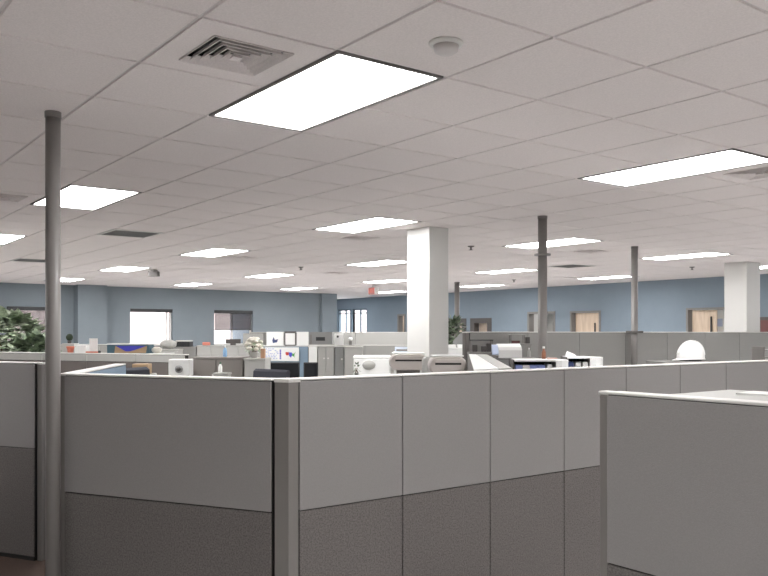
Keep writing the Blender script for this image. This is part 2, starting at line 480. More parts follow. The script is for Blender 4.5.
glab = {(10, 8): 'flat grey return grille with a bright edge, right of the left pole', (10, 21): 'flat dark return grille right of the ringed pole', (17, 8): 'flat far return grille crossed by the left pole'}
v0 = make_vent(); g0 = make_grille(); vf = gf = True
for v in vents:
    loc = (gx(v[0]), gy(v[1]+1), CEIL)
    if v in glab:
        if gf: g0.location = loc; g0['label'] = glab[v]; gf = False
        else: copy_tree(g0, glab[v], loc)
    else:
        if vf: v0.location = loc; v0['label'] = vlab[v]; vf = False
        else: copy_tree(v0, vlab[v], loc)

p = atz(446, 45, CEIL-.01)
t = empty('smoke_detector', 'round smoke detector on the ceiling tile right of the largest light', 'smoke detector', (p.x, p.y, CEIL))
MB().lathe([(.0, -.014), (.062, -.014), (.066, -.006), (.066, -.001)], 40).build('base', M_cap, t, True)
MB().lathe([(0, -.045), (.032, -.044), (.045, -.036), (.05, -.0145)], 40).build('dome', M_grid, t, True)
for k, (px, py, lab) in enumerate([(301, 268, 'tiny dark sprinkler head on the ceiling left of the white column'), (471, 247.5, 'tiny sprinkler head on the ceiling left of the ringed pole'),
                                   (692, 268, 'tiny sprinkler head on the ceiling left of the grey column'), (514, 280.5, 'tiny sprinkler head on the ceiling near the blue wall')]):
    p = atz(px, py, CEIL-.02)
    tag(MB().lathe([(0, -.055), (.035, -.052), (.012, -.045), (.012, -.02), (.04, -.012), (.045, -.001)], 20).build('sprinkler_head', M_frame, None, True), lab, 'sprinkler', 'ceiling sprinkler heads', (p.x, p.y, CEIL))
p = atz(154, 272.5, CEIL-.05)
t = empty('security_camera', 'small dark box camera on the ceiling above the bright window', 'camera', (p.x, p.y, CEIL), FACE)
MB().box(-.05, .05, -.05, .05, -.03, -.001).build('mount', M_frame, t)
MB().box(-.09, .09, -.06, .06, -.12, -.0305, bev=.01).build('housing', M_darkframe, t)

# exit sign hanging from the ceiling
p = P(373.5, 297.5, 19.5)
t = empty('exit_sign', 'small red and white exit sign hanging near the far blue wall', 'sign', (p.x, p.y, CEIL), FACE-R(62))
MB().box(-.02, .02, -.02, .02, -.04, -.001).build('mount', M_cap, t)
hb = MB().box(-.16, .16, -.055, .055, -.205, -.041, bev=.006).build('sign_body', mat('exit_body', (206, 140, 132), .5), t)
cu = bpy.data.curves.new('exit', 'FONT'); cu.body = 'EXIT'; cu.size = .15; cu.extrude = .002; cu.align_x = 'CENTER'; cu.align_y = 'CENTER'
to = bpy.data.objects.new('tmp', cu); col.objects.link(to)
me = bpy.data.meshes.new_from_object(to.evaluated_get(bpy.context.evaluated_depsgraph_get())); bpy.data.objects.remove(to)
me.materials.clear(); me.materials.append(M_exit)
o = bpy.data.objects.new('lettering', me); col.objects.link(o); o.parent = hb; o.location = (0, -.0575, -.123); o.rotation_euler = (PI/2, 0, 0)
MB().box(.1601, .18, -.053, .053, -.200, -.046).build('end_cap', M_cap, t)

# ------------------------------------------------------------------ columns and poles
def column(x0, x1, y0, y1, lab):
    t = empty('column', lab, 'column', ((x0+x1)/2, (y0+y1)/2, 0), 0, 'square building columns')
    w, d = (x1-x0)/2, (y1-y0)/2
    MB().box(-w, w, -d, d, .101, CEIL-.001, bev=.006).build('shaft', M_colp, t)
    MB().box(-w-.01, w+.01, -d-.01, d+.01, 0.001, .10).build('base_trim', M_dark, t)
    return t
column(6.59, 6.965, -5.79, -5.52, 'bright white square column in the middle of the office')
column(6.86, 7.24, -12.63, -12.23, 'grey white square column at the right behind the partition')

def pole(x, y, r, lab, ring=None, flange=True, ring2=None):
    t = empty('service_pole', lab, 'pole', (x, y, 0), 0, 'round grey service poles')
    MB().lathe([(r, .021), (r, CEIL-.0101)], 40).build('shaft', M_pole, t, False)
    for p in [o for o in bpy.data.objects if o.parent == t]:
        for f in p.data.polygons: f.use_smooth = len(f.vertices) == 4
    MB().lathe([(r*1.9, .001), (r*1.9, .02)], 32).build('base_plate', M_frame, t)
    MB().lathe([(r+.004, CEIL-.03), (r*1.1, CEIL-.012), (r*1.1, CEIL-.001)], 32).build('ceiling_collar', M_pole, t)
    if ring: MB().lathe([(r+.002, ring-.012), (r+.035, ring-.012), (r+.035, ring+.006), (r+.002, ring+.006)], 32).build('clamp_ring', M_pole, t)
    if ring2: MB().box(-r-.05, r+.05, -r-.02, r+.02, ring2-.03, ring2, bev=.005).build('bracket', M_darkframe, t)
    return t
p1 = atz(53, 112, CEIL); pole(p1.x, p1.y, .0365, 'nearest grey service pole at the left from floor to ceiling')
pole(5.367, -5.91, .043, 'grey service pole with a ring near its top, right of the white column', 2.37)
pole(6.545, -8.95, .042, 'grey service pole with a bracket at the partition top, left of the hard hat', None, True, 1.645)
pole(13.477, -12.086, .055, 'thin distant service pole right of the white column near the plant')

# ------------------------------------------------------------------ cubicle panels
def make_panel(W, H, split, fab, low, name='partition_panel', gap=.003, th=.034, base=.03, cap=.010):
    """local x along the run, origin at its left base corner"""
    t = empty(name, 'x', 'cubicle panel')
    MB().box(.001, W-.001, -th+.008, th-.008, .0, H-cap).build('frame', M_dark, t)
    for s in (-1, 1):
        ya, yb = (s*(th-.008), s*(th+.004))
        y0, y1 = min(ya, yb), max(ya, yb)
        sp = split
        if sp:
            MB().box(gap, W-gap, y0, y1, base+.004, sp-.003, bev=.003).build('lower_fabric', low, t)
            MB().box(gap, W-gap, y0, y1, sp+.002, H-cap-.003, bev=.003).build('upper_fabric', fab, t)
        else:
            MB().box(gap, W-gap, y0, y1, base+.004, H-cap-.003, bev=.003).build('fabric', fab, t)
    MB().box(.001, W-.001, -th-.002, th+.002, .001, base, bev=.003).build('base_rail', M_dark, t)
    MB().box(.0005, W-.0005, -th-.004, th+.004, H-cap, H, bev=.004).build('top_cap', M_cap, t)
    return t
def post(x, y, H, r, lab, rz=0, hexa=False):
    t = empty('panel_post', lab, 'post', (x, y, 0), rz)
    MB().box(-r, r, -r, r, .001, H-.014, bev=.006).build('post_body', M_frame, t)
    MB().box(-r-.003, r+.003, -r-.003, r+.003, H-.0139, H, bev=.004).build('post_cap', M_cap, t)
    return t

HP, SP = 1.41, .80
XR = 3.278                              # centre line of the long run; its face looks at the camera
ys = [-1.936, -2.540, -3.150, -3.756, -4.345, -4.933, -5.501, -6.083, -6.69]
ordn = ['first', 'second', 'third', 'fourth', 'fifth', 'sixth', 'seventh', 'eighth']
base = None
for k in range(8):
    w = ys[k]-ys[k+1]
    lab = '%s grey two-tone fabric panel right of the corner post on the long cubicle wall' % ordn[k]
    t = make_panel(w, HP, SP, M_fab, M_tweed)
    t['label'] = lab; t['group'] = 'panels of the long cubicle wall'
    t.location = (XR, ys[k], 0); t.rotation_euler = (0, 0, RUN)
# corner filler post (120 degrees)
cx, cy = 3.242, -1.892
t = empty('corner_post', 'tall smooth grey corner post between the slanted panel and the long wall', 'post', (cx, cy, 0))
hx, hy = math.cos(R(30)), math.sin(R(30))
nx, ny = -math.sin(R(30)), math.cos(R(30))     # outward normal of the slanted run (to the left of +30deg) = away; camera side is -n
# three sided filler
a = Vector((0.0, -.043)); bpt = Vector((hx*.125-.0, hy*.125+.0)) + Vector((-.0, .0))
MB().prism([(-.012, -.034), (-.016, .02), (hx*.062-.008, hy*.062+.026), (hx*.066+.030, hy*.066-.020), (.06, -.034)], .001, HP-.016).build('post_body', M_frame, t)
MB().prism([(-.016, -.043), (-.020, .022), (hx*.064-.010, hy*.064+.029), (hx*.068+.034, hy*.068-.022), (.064, -.043)], HP-.0159, HP).build('post_cap', M_cap, t)
# slanted panel: from its left end to the corner
Lw = 1.235
t = make_panel(Lw, HP, SP, M_fab, M_tweed)
t['label'] = 'wide slanted two-tone fabric panel left of the corner post, beside the near pole'
ex, ey = cx + hx*(.066+Lw) + .010, cy + hy*(.066+Lw) + .008
t.location = (ex, ey, 0); t.rotation_euler = (0, 0, HEX)
# its left end post and the panel that goes back from there
post(ex+hx*.026, ey+hy*.026, HP, .024, 'narrow grey end post of the slanted panel beside the near pole', HEX)
t = make_panel(1.30, HP, 0, M_bluefab, None)
t['label'] = 'panel with blue fabric inside going back from the slanted panel end post'
t.location = (ex+hx*.03+.030*.866, ey+hy*.03-.035, 0); t.rotation_euler = (0, 0, R(-30))

# near right workstation
q = atz(595.5, 391.0, HP)
yN = q.y - .04
t = make_panel(1.75, HP, SP, M_fab, M_tweed)
t['label'] = 'large plain fabric panel nearest the camera at the lower right'
t.location = (q.x-.045, yN, 0); t.rotation_euler = (0, 0, PI)
post(q.x-.022, yN, HP, .021, 'slim end post at the left end of the nearest right hand panel')
q2 = atz(730, 389.6, HP-.002)
t = empty('overhead_cabinet', 'light grey overhead cabinet behind the nearest right hand panel', 'cabinet', (q2.x, yN-.042, 0), PI)
dd = abs(q2.y - (yN-.042))
MB().box(0, 1.2, 0, dd, .95, HP-.022, bev=.004).build('cabinet_body', M_lgrey, t)
MB().box(-.003, 1.203, 0, dd+.003, HP-.021, HP-.002, bev=.004).build('cabinet_top', M_lgrey, t)
MB().box(.01, 1.19, dd+.001, dd+.018, .96, HP-.03, bev=.004).build('cabinet_door', M_lgrey, t)
MB().box(.01, .05, 0.01, dd-.01, .001, .949).box(1.15, 1.19, 0.01, dd-.01, .001, .949).build('side_support', M_frame, t)
p = atz(762, 394, HP)
tag(MB().box(-.05, .06, -.07, .07, 0, .006, rz=.1).build('paper_stack', M_card), 'white papers on the overhead cabinet at the right edge', 'paper', None, (p.x, p.y, HP-.0015))

# far left run facing the camera, its cell and the pale run behind
ql = atz(42, 362.3, HP)
def hexrun(x_right, y_right, n, W, H, split, fab, low, labs, group, rz=HEX, capm=None):
    # panels laid to the left from the right end point
    ux, uy = -math.cos(rz), -math.sin(rz)
    out = []
    for k in range(n):
        t = make_panel(W, H, split, fab, low)
        t['label'] = labs[k] if isinstance(labs, list) else labs % ordn[k]
        t['group'] = group
        t.location = (x_right+ux*W*(k+1), y_right+uy*W*(k+1), 0); t.rotation_euler = (0, 0, rz)
        out.append(t)
    return out
hexrun(ql.x+.02, ql.y+.02, 2, .92, HP, SP, M_fab, M_tweed, ['two-tone fabric panel at the left edge directly left of the near pole', 'two-tone fabric panel further left of the near pole, mostly cut by the left edge'], 'panels left of the near pole')
post(ql.x, ql.y, HP, .024, 'end post left of the near pole where the left panels end', HEX)
# pale run seen right of the pole
qr = atz(187, 354.2, HP)
hexrun(qr.x, qr.y, 5, .615, HP, HP-.085, M_lgrey, mat('brown_weave', (112, 106, 102), .95), '%s panel from the right in the pale-topped run behind the slanted panel', 'panels of the pale topped run')  # lower weave coloured darker to stand for the shade below the pale band
MBx = MB().box(-.03, .03, -.006, 0, -.02, .02, bev=.003)
p = P(165, 360.3, 7.6)

# high partition behind the desks, in front of the blue wall
XH, HH = 6.68, 1.632
yy = -6.15
hlab = ['high grey partition panel right of the white column, behind the dark chair', 'high grey partition panel behind the printer and the ringed pole', 'high grey partition panel right of the ringed pole',
        'high grey partition panel under the light wood door', 'high grey partition panel behind the bracketed pole', 'high grey partition panel left of the hard hat', 'high grey partition panel behind the hard hat',
        'high grey partition panel in front of the grey column', 'high grey partition panel at the right edge behind the rack']
for k in range(9):
    t = make_panel(.915, HH, 0, M_fab2, None)
    t['label'] = hlab[k]; t['group'] = 'high partition panels'
    t.location = (XH, yy-.915*k, 0); t.rotation_euler = (0, 0, RUN)
t = post(XH, yy+.03, HH, .028, 'pale post where the high partition begins right of the column')

# ------------------------------------------------------------------ middle distance: supports and things
def rect(name, lab, cat, px0, px1, ytop, ybot, d, depth, m, rz=FACE, parts=None, group=None, floor=False, bev=.004, body='body'):
    """a box-bodied thing seen between those columns and rows at depth d; returns (root, w, h)"""
    a = P(px0, ybot, d); c = P(px1, ybot, d); tz = P((px0+px1)/2, ytop, d).z
    w = (c-a).length; h = tz-a.z
    base = (a+c)/2
    if floor: h = tz-.001; base.z = .001
    t = empty(name, lab, cat, base, rz, group)
    MB().box(-w/2, w/2, 0, depth, 0, h, bev=bev).build(body, m, t)
    return t, w, h
def support(px0, px1, ztop, d, depth, lab, name='storage_cabinet', m=None, rz=FACE, doors=2):
    a = P(px0, 360, d); c = P(px1, 360, d); w = (Vector((c.x, c.y))-Vector((a.x, a.y))).length
    t = empty(name, lab, 'cabinet', ((a.x+c.x)/2, (a.y+c.y)/2, 0), rz)
    m = m or M_lgrey
    MB().box(-w/2, w/2, 0, depth, .001, ztop-.02).build('cabinet_body', m, t)
    MB().box(-w/2-.006, w/2+.006, -.022, depth+.006, ztop-.0199, ztop, bev=.004).build('cabinet_top', m, t)
    for k in range(doors):
        x0 = -w/2 + w*k/doors; x1 = x0 + w/doors
        dr = MB().box(x0+.004, x1-.004, -.018, -.0005, .03, ztop-.025, bev=.003).build('cabinet_door', m, t)
        hx_ = x1-.03 if k % 2 == 0 else x0+.03
        MB().lathe([(0, 0), (.012, 0), (.012, .012), (0, .012)], 12).build('knob', M_cap, dr).matrix_local = Matrix.Translation((hx_, -.0305, ztop-.18)) @ Matrix.Rotation(-PI/2, 4, 'X') 
    return t, w
def zat(py, d, px=384): return P(px, py, d).z

# --- cell behind the slanted panel: open cabinet with boxed dial device
support(190, 243, 1.375, 8.2, .42, 'grey two door storage cabinet left of centre with a spray bottle on top', m=mat('warm_grey', (138, 132, 128), .6))
support(244.5, 265, 1.365, 8.1, .40, 'pale grey cabinet under the white flowers', m=M_lgrey, doors=1)
# white box with a round grey dial
zt = 1.235
support(160, 192, zt, 7.0, .30, 'low grey cabinet under the white box with the round dial', doors=1)
a = P(168.5, 360, 7.05)
t = empty('desk_heater', 'white square box with round grey dial seen over the slanted panel', 'heater', (P(179, 360, 7.05).x, P(179, 360, 7.05).y, zt), FACE)
w = 21.5*7.05/FPX/2; h = zat(359.3, 7.05)-zt
MB().box(-w, w, 0, .14, .012, h, bev=.008).build('case', M_white, t)
MB().box(-w+.01, w-.01, .01, .13, .001, .0119).build('foot', M_tan, t)
o = MB().lathe([(0, 0), (.030, 0), (.034, .006), (.034, .012), (0, .012)], 32).build('dial_rim', M_grey, t, True); o.matrix_local = Matrix.Translation((0, -.0125, h*.46)) @ Matrix.Rotation(-PI/2, 4, 'X')
o = MB().lathe([(0, 0), (.020, 0), (.020, .004), (0, .004)], 24).build('dial_face', M_darkframe, o, True); o.location = (0, 0, -.0042)
# small dark outlet plate on the pale run
p = P(163.5, 361, 7.4)
# cabinets with low things
def bottle(px, ybot, d, z, s, lab, body_m, cap_m, name='spray_bottle', spray=False):
    p = P(px, ybot, d)
    t = empty(name, lab, 'bottle', (p.x, p.y, z), FACE)
    MB().lathe([(0, 0), (.030*s, 0), (.034*s, .01*s), (.034*s, .10*s), (.020*s, .135*s), (.013*s, .15*s), (0, .15*s)], 24).build('bottle_body', body_m, t, True)
    MB().lathe([(.014*s, .1501*s), (.015*s, .18*s), (0, .18*s)], 20).build('cap', cap_m, t, True)
    if spray: MB().box(-.045*s, .016*s, -.012*s, .012*s, .1805*s, .205*s, bev=.003).build('spray_head', cap_m, t)
    return t
bottle(225, 356, 8.35, 1.3755, .62, 'small light blue spray bottle with white head on the grey cabinet', M_clearblue, M_white, spray=True)
bottle(220.3, 368, 7.93, 1.235, .55, 'slim white bottle with green cap in front of the grey cabinet', M_card, mat('green_cap', (60, 110, 80), .5), name='lotion_bottle')
support(214, 228, 1.2345, 7.86, .15, 'narrow low cabinet under the slim white bottle', doors=1)

# white flower arrangement
def leafy(root, n, rx, ry, rz_, z0, size, m, name='leaves', seed=1, round_=False, outward=True):
    rnd = random.Random(seed); b = MB()
    for k in range(n):
        u, v = rnd.uniform(-1, 1), rnd.uniform(0, 2*PI); rr = rnd.uniform(.35, 1)**.5
        cxx, cyy, czz = rr*rx*math.sqrt(1-u*u)*math.cos(v), rr*ry*math.sqrt(1-u*u)*math.sin(v), z0+rr*rz_*u
        d = Vector((cxx, cyy, (czz-z0)*.6+.2*size)).normalized()
        d = (d+Vector((rnd.uniform(-.6, .6), rnd.uniform(-.6, .6), rnd.uniform(-.7, .5)))).normalized()
        up = Vector((rnd.uniform(-.3, .3), rnd.uniform(-.3, .3), 1)); s = d.cross(up).normalized(); nn = s.cross(d)
        L = size*rnd.uniform(.7, 1.25); W = L*(.5 if round_ else .26); c = Vector((cxx, cyy, czz))
        pts = [c, c+d*L*.3+s*W*.85-nn*L*.02, c+d*L*.65+s*W*.7-nn*L*.08, c+d*L-nn*L*.22, c+d*L*.65-s*W*.7-nn*L*.08, c+d*L*.3-s*W*.85-nn*L*.02]
        mid = [c+d*L*.3+nn*L*.03, c+d*L*.65-nn*L*.03]
        V = [b.bm.verts.new(q) for q in pts]; Mv = [b.bm.verts.new(q) for q in mid]
        for f in ((V[0], V[1], Mv[0]), (V[0], Mv[0], V[5]), (V[1], V[2], Mv[1], Mv[0]), (Mv[0], Mv[1], V[4], V[5]), (V[2], V[3], Mv[1]), (Mv[1], V[3], V[4])): b.bm.faces.new(f)
    o = b.build(name, m, root, True)
    return o
def potted(name, lab, x, y, z, pot_r, pot_h, stem_top, n, rx, ry, rz_, zc, size, leafm, potm, seed, cat='plant', stems=5, round_=False):
    t = empty(name, lab, cat, (x, y, z))
    MB().lathe([(0, 0.001), (pot_r*.75, 0.001), (pot_r, pot_h*.9), (pot_r*1.06, pot_h*.9), (pot_r*1.06, pot_h), (pot_r*.92, pot_h), (pot_r*.9, pot_h*.88), (0, pot_h*.88)], 32).build('pot', potm, t, True)
    rnd = random.Random(seed+9)
    for k in range(stems):
        a = 2*PI*k/stems+rnd.uniform(-.3, .3); e = rnd.uniform(.25, .6)
        MB().tube([(0.02*math.cos(a), .02*math.sin(a), pot_h*.85), (rx*e*.4*math.cos(a), ry*e*.4*math.sin(a), (pot_h+stem_top)/2), (rx*e*math.cos(a), ry*e*math.sin(a), stem_top)], max(.006, pot_r*.05), 6).build('stem', M_stem, t, True)
    leafy(t, n, rx, ry, rz_, zc, size, leafm, seed=seed, round_=round_)
    return t
p = P(254, 350, 8.3)
t = potted('flower_arrangement', 'bunch of white and cream flowers on the pale grey cabinet', p.x, p.y, 1.3655, .045, .06, .12, 70, .085, .085, .075, .115, .040, mat('pale_leaf', (170, 184, 158), .6), M_white, 3, cat='flowers', stems=4)
b = MB(); rnd = random.Random(5)
for k in range(48):
    u, v = rnd.uniform(-.4, 1), rnd.uniform(0, 2*PI)
    c = Vector((.085*math.sqrt(max(0, 1-u*u))*math.cos(v), .085*math.sqrt(max(0, 1-u*u))*math.sin(v), .12+.08*u))
    g2 = bmesh.ops.create_icosphere(b.bm, subdivisions=2, radius=rnd.uniform(.017, .028), matrix=Matrix.Translation(c) @ Matrix.Diagonal((1, 1, .7, 1)))
b.build('blossoms', M_cream, t, True)
t, w, h = rect('cardboard_box', 'small brown cardboard box right of the white flowers', 'box', 260.5, 264.5, 348, 357.5, 8.15, .08, M_brown)
t.location.z = 1.3655

# two dark monitors, desk and chair
def desk(px0, px1, d, depth, lab, rz=FACE, z=.74):
    a = P(px0, 360, d); c = P(px1, 360, d); w = (Vector((c.x, c.y))-Vector((a.x, a.y))).length
    t = empty('desk', lab, 'desk', ((a.x+c.x)/2, (a.y+c.y)/2, 0), rz, 'desks hidden low behind the panels')
    MB().box(-w/2, w/2, 0, depth, z-.03, z, bev=.004).build('desk_top', M_cap, t)
    for x in (-w/2+.06, w/2-.06):
        for y in (.06, depth-.06): MB().box(x-.02, x+.02, y-.02, y+.02, .001, z-.031).build('leg', M_frame, t)
    return t
desk(262, 340, 10.1, .62, 'pale desk under the two black monitors')
def monitor(px0, px1, ytop, ybot, d, lab, zdesk=.74, group=None):
    a = P(px0, ybot, d); c = P(px1, ybot, d); w = (c-a).length; zt = zat(ytop, d); zb = max(zat(ybot, d), .86)
    t = empty('monitor', lab, 'monitor', ((a.x+c.x)/2, (a.y+c.y)/2, zdesk+.001), FACE, group)
    h0, h1 = zb-zdesk, zt-zdesk
    MB().box(-w/2, w/2, 0, .035, h0, h1, bev=.006).build('housing', M_black, t)
    MB().box(-w/2+.015, w/2-.015, -.002, -.0002, h0+.02, h1-.015).build('screen', mat('screen', (30, 32, 36), .25), t)
    MB().box(-.02, .02, .036, .06, .012, (h0+h1)/2).build('stand', M_black, t)
    MB().box(-.11, .11, -.03, .13, 0, .0119, bev=.003).build('stand_foot', M_black, t)
monitor(267, 299.5, 362.5, 382, 10.25, 'wide black monitor under the coloured map poster')
monitor(303.5, 318, 362.5, 382, 10.4, 'narrower black monitor right of the blue panel strip')
def chair(px, ytop, d, lab, rz, m=M_chair, arm=True):
    p = P(px, ytop, d); zt = p.z
    t = empty('office_chair', lab, 'chair', (p.x, p.y, 0), rz)
    zs = .47
    sb = MB().box(-.24, .24, -.24, .24, zs, zs+.07, bev=.03, seg=3); sb.build('seat', m, t, True)
    pr = [(.22, zs+.12), (.25, zs+.12), (.33, zt-.02), (.315, zt), (.285, zt-.02)]
    MB().xprism(pr, -.22, .22).build('backrest', m, t)
    MB().box(-.03, .03, .10, .24, zs-.05, zs-.001).box(-.03, .03, .2405, .30, zs-.05, zs+.30).build('back_bracket', M_black, t)
    MB().lathe([(.028, .09), (.028, zs-.001)], 16).build('gas_column', M_frame, t)
    for k in range(5):
        a = 2*PI*k/5+.3
        l = MB().tube([(0, 0, .085), (.28*math.cos(a), .28*math.sin(a), .065)], .018, 8).build('leg', M_black, t, True)
        MB().lathe([(.0, 0.001), (.022, .001), (.026, .02), (.022, .044), (0, .044)], 12, cx=.28*math.cos(a), cy=.28*math.sin(a)).build('caster', M_black, l, True)
    if arm:
        for s in (-1, 1): MB().tube([(s*.24, -.05, zs+.03), (s*.29, -.05, zs+.2), (s*.29, .15, zs+.23)], .018, 8).build('armrest', M_black, t, True)
    return t
chair(245, 370.5, 7.1, 'dark office chair whose back shows above the corner between the near panels', FACE-.7)
chair(160, 368.5, 6.2, 'dark office chair behind the left end of the slanted panel', FACE+1.15)
p = P(141, 365, 7.15)
t, w, h = rect('cardboard_carton', 'tan carton behind the slanted panel beside the dark chair', 'box', 132, 148, 364, 374, 7.0, .12, M_tan)
support(130, 149.5, t.location.z-.0005, 6.98, .2, 'low cabinet under the tan carton', doors=1)

# blue fabric cell wall with the map poster
lowd = 12.0
qz = atz(319, 347.2, 1.43)
labs = ['blue fabric panel right of the map poster', 'blue fabric panel carrying the coloured map poster', 'blue grey fabric panel behind the white flowers']
a = P(308.3, 347, 12.2)
ux = Vector((math.cos(FACE), math.sin(FACE)))
for k in range(2):
    t = make_panel(.335, 1.425, 0, M_bluefab, None)
    t['label'] = labs[k]; t['group'] = 'blue fabric panels'
    t.location = (a.x-ux.x*.335*(k+1), a.y-ux.y*.335*(k+1), 0); t.rotation_euler = (0, 0, FACE)
# map poster
a = P(264.5, 361, 12.15); c = P(299, 361, 12.15); w = (c-a).length; h = zat(347.3, 12.15)-a.z
t = empty('map_poster', 'white poster with blue text and a coloured country map', 'poster', (a+c)/2, FACE)
MB().box(-w/2, w/2, -.008, -.001, 0, h).build('poster_sheet', M_card, t)
def flat(pts, name, m, par, y=-.0105):
    b = MB(); A = [b.bm.verts.new((x, y, z)) for x, z in pts]; B = [b.bm.verts.new((x, y+.0015, z)) for x, z in pts]
    b.bm.faces.new(A); b.bm.faces.new(B[::-1]); n = len(pts)
    for i in range(n): b.bm.faces.new((A[i], A[(i+1) % n], B[(i+1) % n], B[i]))
    return b.build(name, m, par)
mx, mz, s = w*.26, h*.48, w*.15
flat([(mx-s, mz+s*.45), (mx-.35*s, mz+s*.42), (mx-.35*s, mz-s*.1), (mx-.75*s, mz-.2*s), (mx-s*.95, mz+.0*s)], 'map_west', M_red, t)
flat([(mx-.34*s, mz+s*.42), (mx+.25*s, mz+s*.36), (mx+.3*s, mz-.15*s), (mx+.05*s, mz-.62*s), (mx-.3*s, mz-.3*s)], 'map_centre', M_blue, t)
flat([(mx+.26*s, mz+s*.25), (mx+.62*s, mz+.12*s), (mx+1.0*s, mz+.5*s), (mx+.75*s, mz), (mx+.7*s, mz-.3*s), (mx+.8*s, mz-.65*s), (mx+.6*s, mz-.4*s), (mx+.31*s, mz-.3*s)], 'map_east', M_green, t)
bt = MB(); rnd = random.Random(11)
for r_ in range(7):
    z = h*(.86-.115*r_); x = -w*.46
    while x < -w*.13:
        l = rnd.uniform(.008, .03)
        if rnd.random() < .6: bt.box(x, x+l, -.0098, -.0085, z, z+h*.05)
        x += l+rnd.uniform(.006, .02)
bt.build('text_lines', M_lav, t)
bt = MB()
for r_ in range(6): bt.box(-w*.06, -w*.015, -.0098, -.0085, h*(.14+.12*r_), h*(.14+.12*r_)+h*.09)
bt.build('legend', M_blue, t)

# high partition behind with things pinned on it
D2 = 13.9
a0 = P(408, 333, D2)
hl = ['high pale partition panel immediately left of the white column', 'high pale partition panel under the blue framed window, left of the column', 'high pale partition panel below the inner corner',
      'high partition panel with the dark plaque cabinet before it', 'high partition panel behind the white framed board', 'high partition panel right of the half shaded window', 'high partition panel hidden under the half shaded window']
for k in range(3):
    t = make_panel(.895, HH, 0, M_lgrey if k < 2 else M_fab2, None)
    t['label'] = hl[k]; t['group'] = 'high partition panels left of the column'
    t.location = (a0.x-ux.x*.895*(k+1), a0.y-ux.y*.895*(k+1), 0); t.rotation_euler = (0, 0, FACE)
def pinned(name, lab, cat, px0, px1, y0, y1, d, m, th=.01, rz=FACE):
    a = P(px0, y1, d); c = P(px1, y1, d); w = (c-a).length; h = zat(y0, d)-a.z
    t = empty(name, lab, cat, (a+c)/2, rz)
    MB().box(-w/2, w/2, -th, -.0005, 0, h, bev=.001).build('sheet', m, t)
    return t, w, h
# low run at 1.41 in front of the high partition: the ledge the boards stand on
a1 = P(412, 345, 13.2)
for k in range(3):
    t = make_panel(.76, HP+.012, 0, M_fab2 if k > 1 else M_lgrey, None)
    t['label'] = '%s low pale panel leftwards from the white column, below the high partition' % ordn[k]; t['group'] = 'low panels left of the column'
    t.location = (a1.x-ux.x*.76*(k+1), a1.y-ux.y*.76*(k+1), 0); t.rotation_euler = (0, 0, FACE)
# blue ledge strip
LZ = HP+.012
def on_ledge(name, lab, cat, px0, px1, ytop, m, d=13.2, dep=.05, body='body'):
    a = P(px0, 345, d); c = P(px1, 345, d); w = (Vector((c.x, c.y))-Vector((a.x, a.y))).length; zt = zat(ytop, d)
    t = empty(name, lab, cat, ((a.x+c.x)/2, (a.y+c.y)/2, LZ+.001), FACE)
    MB().box(-w/2, w/2, -dep/2, dep/2, 0, zt-LZ-.001, bev=.003).build(body, m, t)
    return t, w, zt-LZ
t, w, h = on_ledge('picture_board', 'white board with a small dark drawing left of the framed board', 'board', 266.5, 283.5, 332, M_card, 12.28-.0, .02)
t.location.z = 1.426
flat([(-.03, .04), (.03, .05), (.05, .10), (.0, .085), (-.02, .13), (-.04, .08)], 'drawing', mat('ink_blue', (70, 80, 120), .6), t, -.0125)
t, w, h = on_ledge('framed_board', 'small white board in a dark frame above the map poster', 'board', 284.5, 296, 331.5, M_darkframe, 12.28, .02, 'frame'); t.location.z = 1.426
MB().box(-w/2+.015, w/2-.015, -.0115, -.0101, .015, h-.03).build('sheet', M_card, t)
t, w, h = on_ledge('white_panel_board', 'blank white board right of the dark framed one', 'board', 297, 308.5, 332, M_card, 12.28, .02); t.location.z = 1.426
t, w, h = on_ledge('wall_cabinet', 'grey cabinet with a dark plaque under the blue grey corner', 'cabinet', 309.5, 333, 333.3, M_grey, 12.9, .30)
t.location.z = 1.4425
MB().box(-.07, .07, -.156, -.1505, h*.28, h*.58).build('plaque', M_black, t)
MB().box(-w/2+.02, -w/2+.05, -.156, -.1505, .0, h-.04).build('door_edge', M_frame, t)
support(308.7, 317.6, 1.425, 12.15, .30, 'light cabinet left of the two tall grey cabinets', doors=1, m=M_cap)
t, w, h = on_ledge('paper_notice', 'white notice with a dark magnet right of the plaque cabinet', 'notice', 334.5, 343.5, 333.5, M_card, 13.2, .02)
MB().lathe([(0, 0), (.018, 0), (.018, .006), (0, .006)], 16).build('magnet', M_black, t).matrix_local = Matrix.Translation((-.02, -.018, h*.72)) @ Matrix.Rotation(-PI/2, 4, 'X')
t, w, h = on_ledge('white_globe_lamp', 'tiny round white lamp on the ledge left of the white column', 'lamp', 349, 352, 341, M_frame, 13.2, .03, 'base')
MB().lathe([(0, h-.01), (.03, h+.01), (.035, h+.03), (.025, h+.055), (0, h+.06)], 20).build('globe', M_card, t, True)

# tall grey cabinets below the corner
support(318, 334.5, 1.425, 12.0, .45, 'tall grey cabinet with two round knobs under the dark plaque', m=M_lgrey, doors=2)
support(335.2, 344, 1.42, 11.8, .45, 'narrow grey cabinet right of the two knob cabinet', m=M_grey, doors=1)
support(344.6, 362, 1.42, 11.6, .40, 'pale cabinet behind the white printer', m=M_lgrey, doors=1)
t, w, h = pinned('paper_notice', 'tall white paper on the cabinet right of the blue panel', 'notice', 309, 317.2, 347, 362.5, 12.10, M_card); 

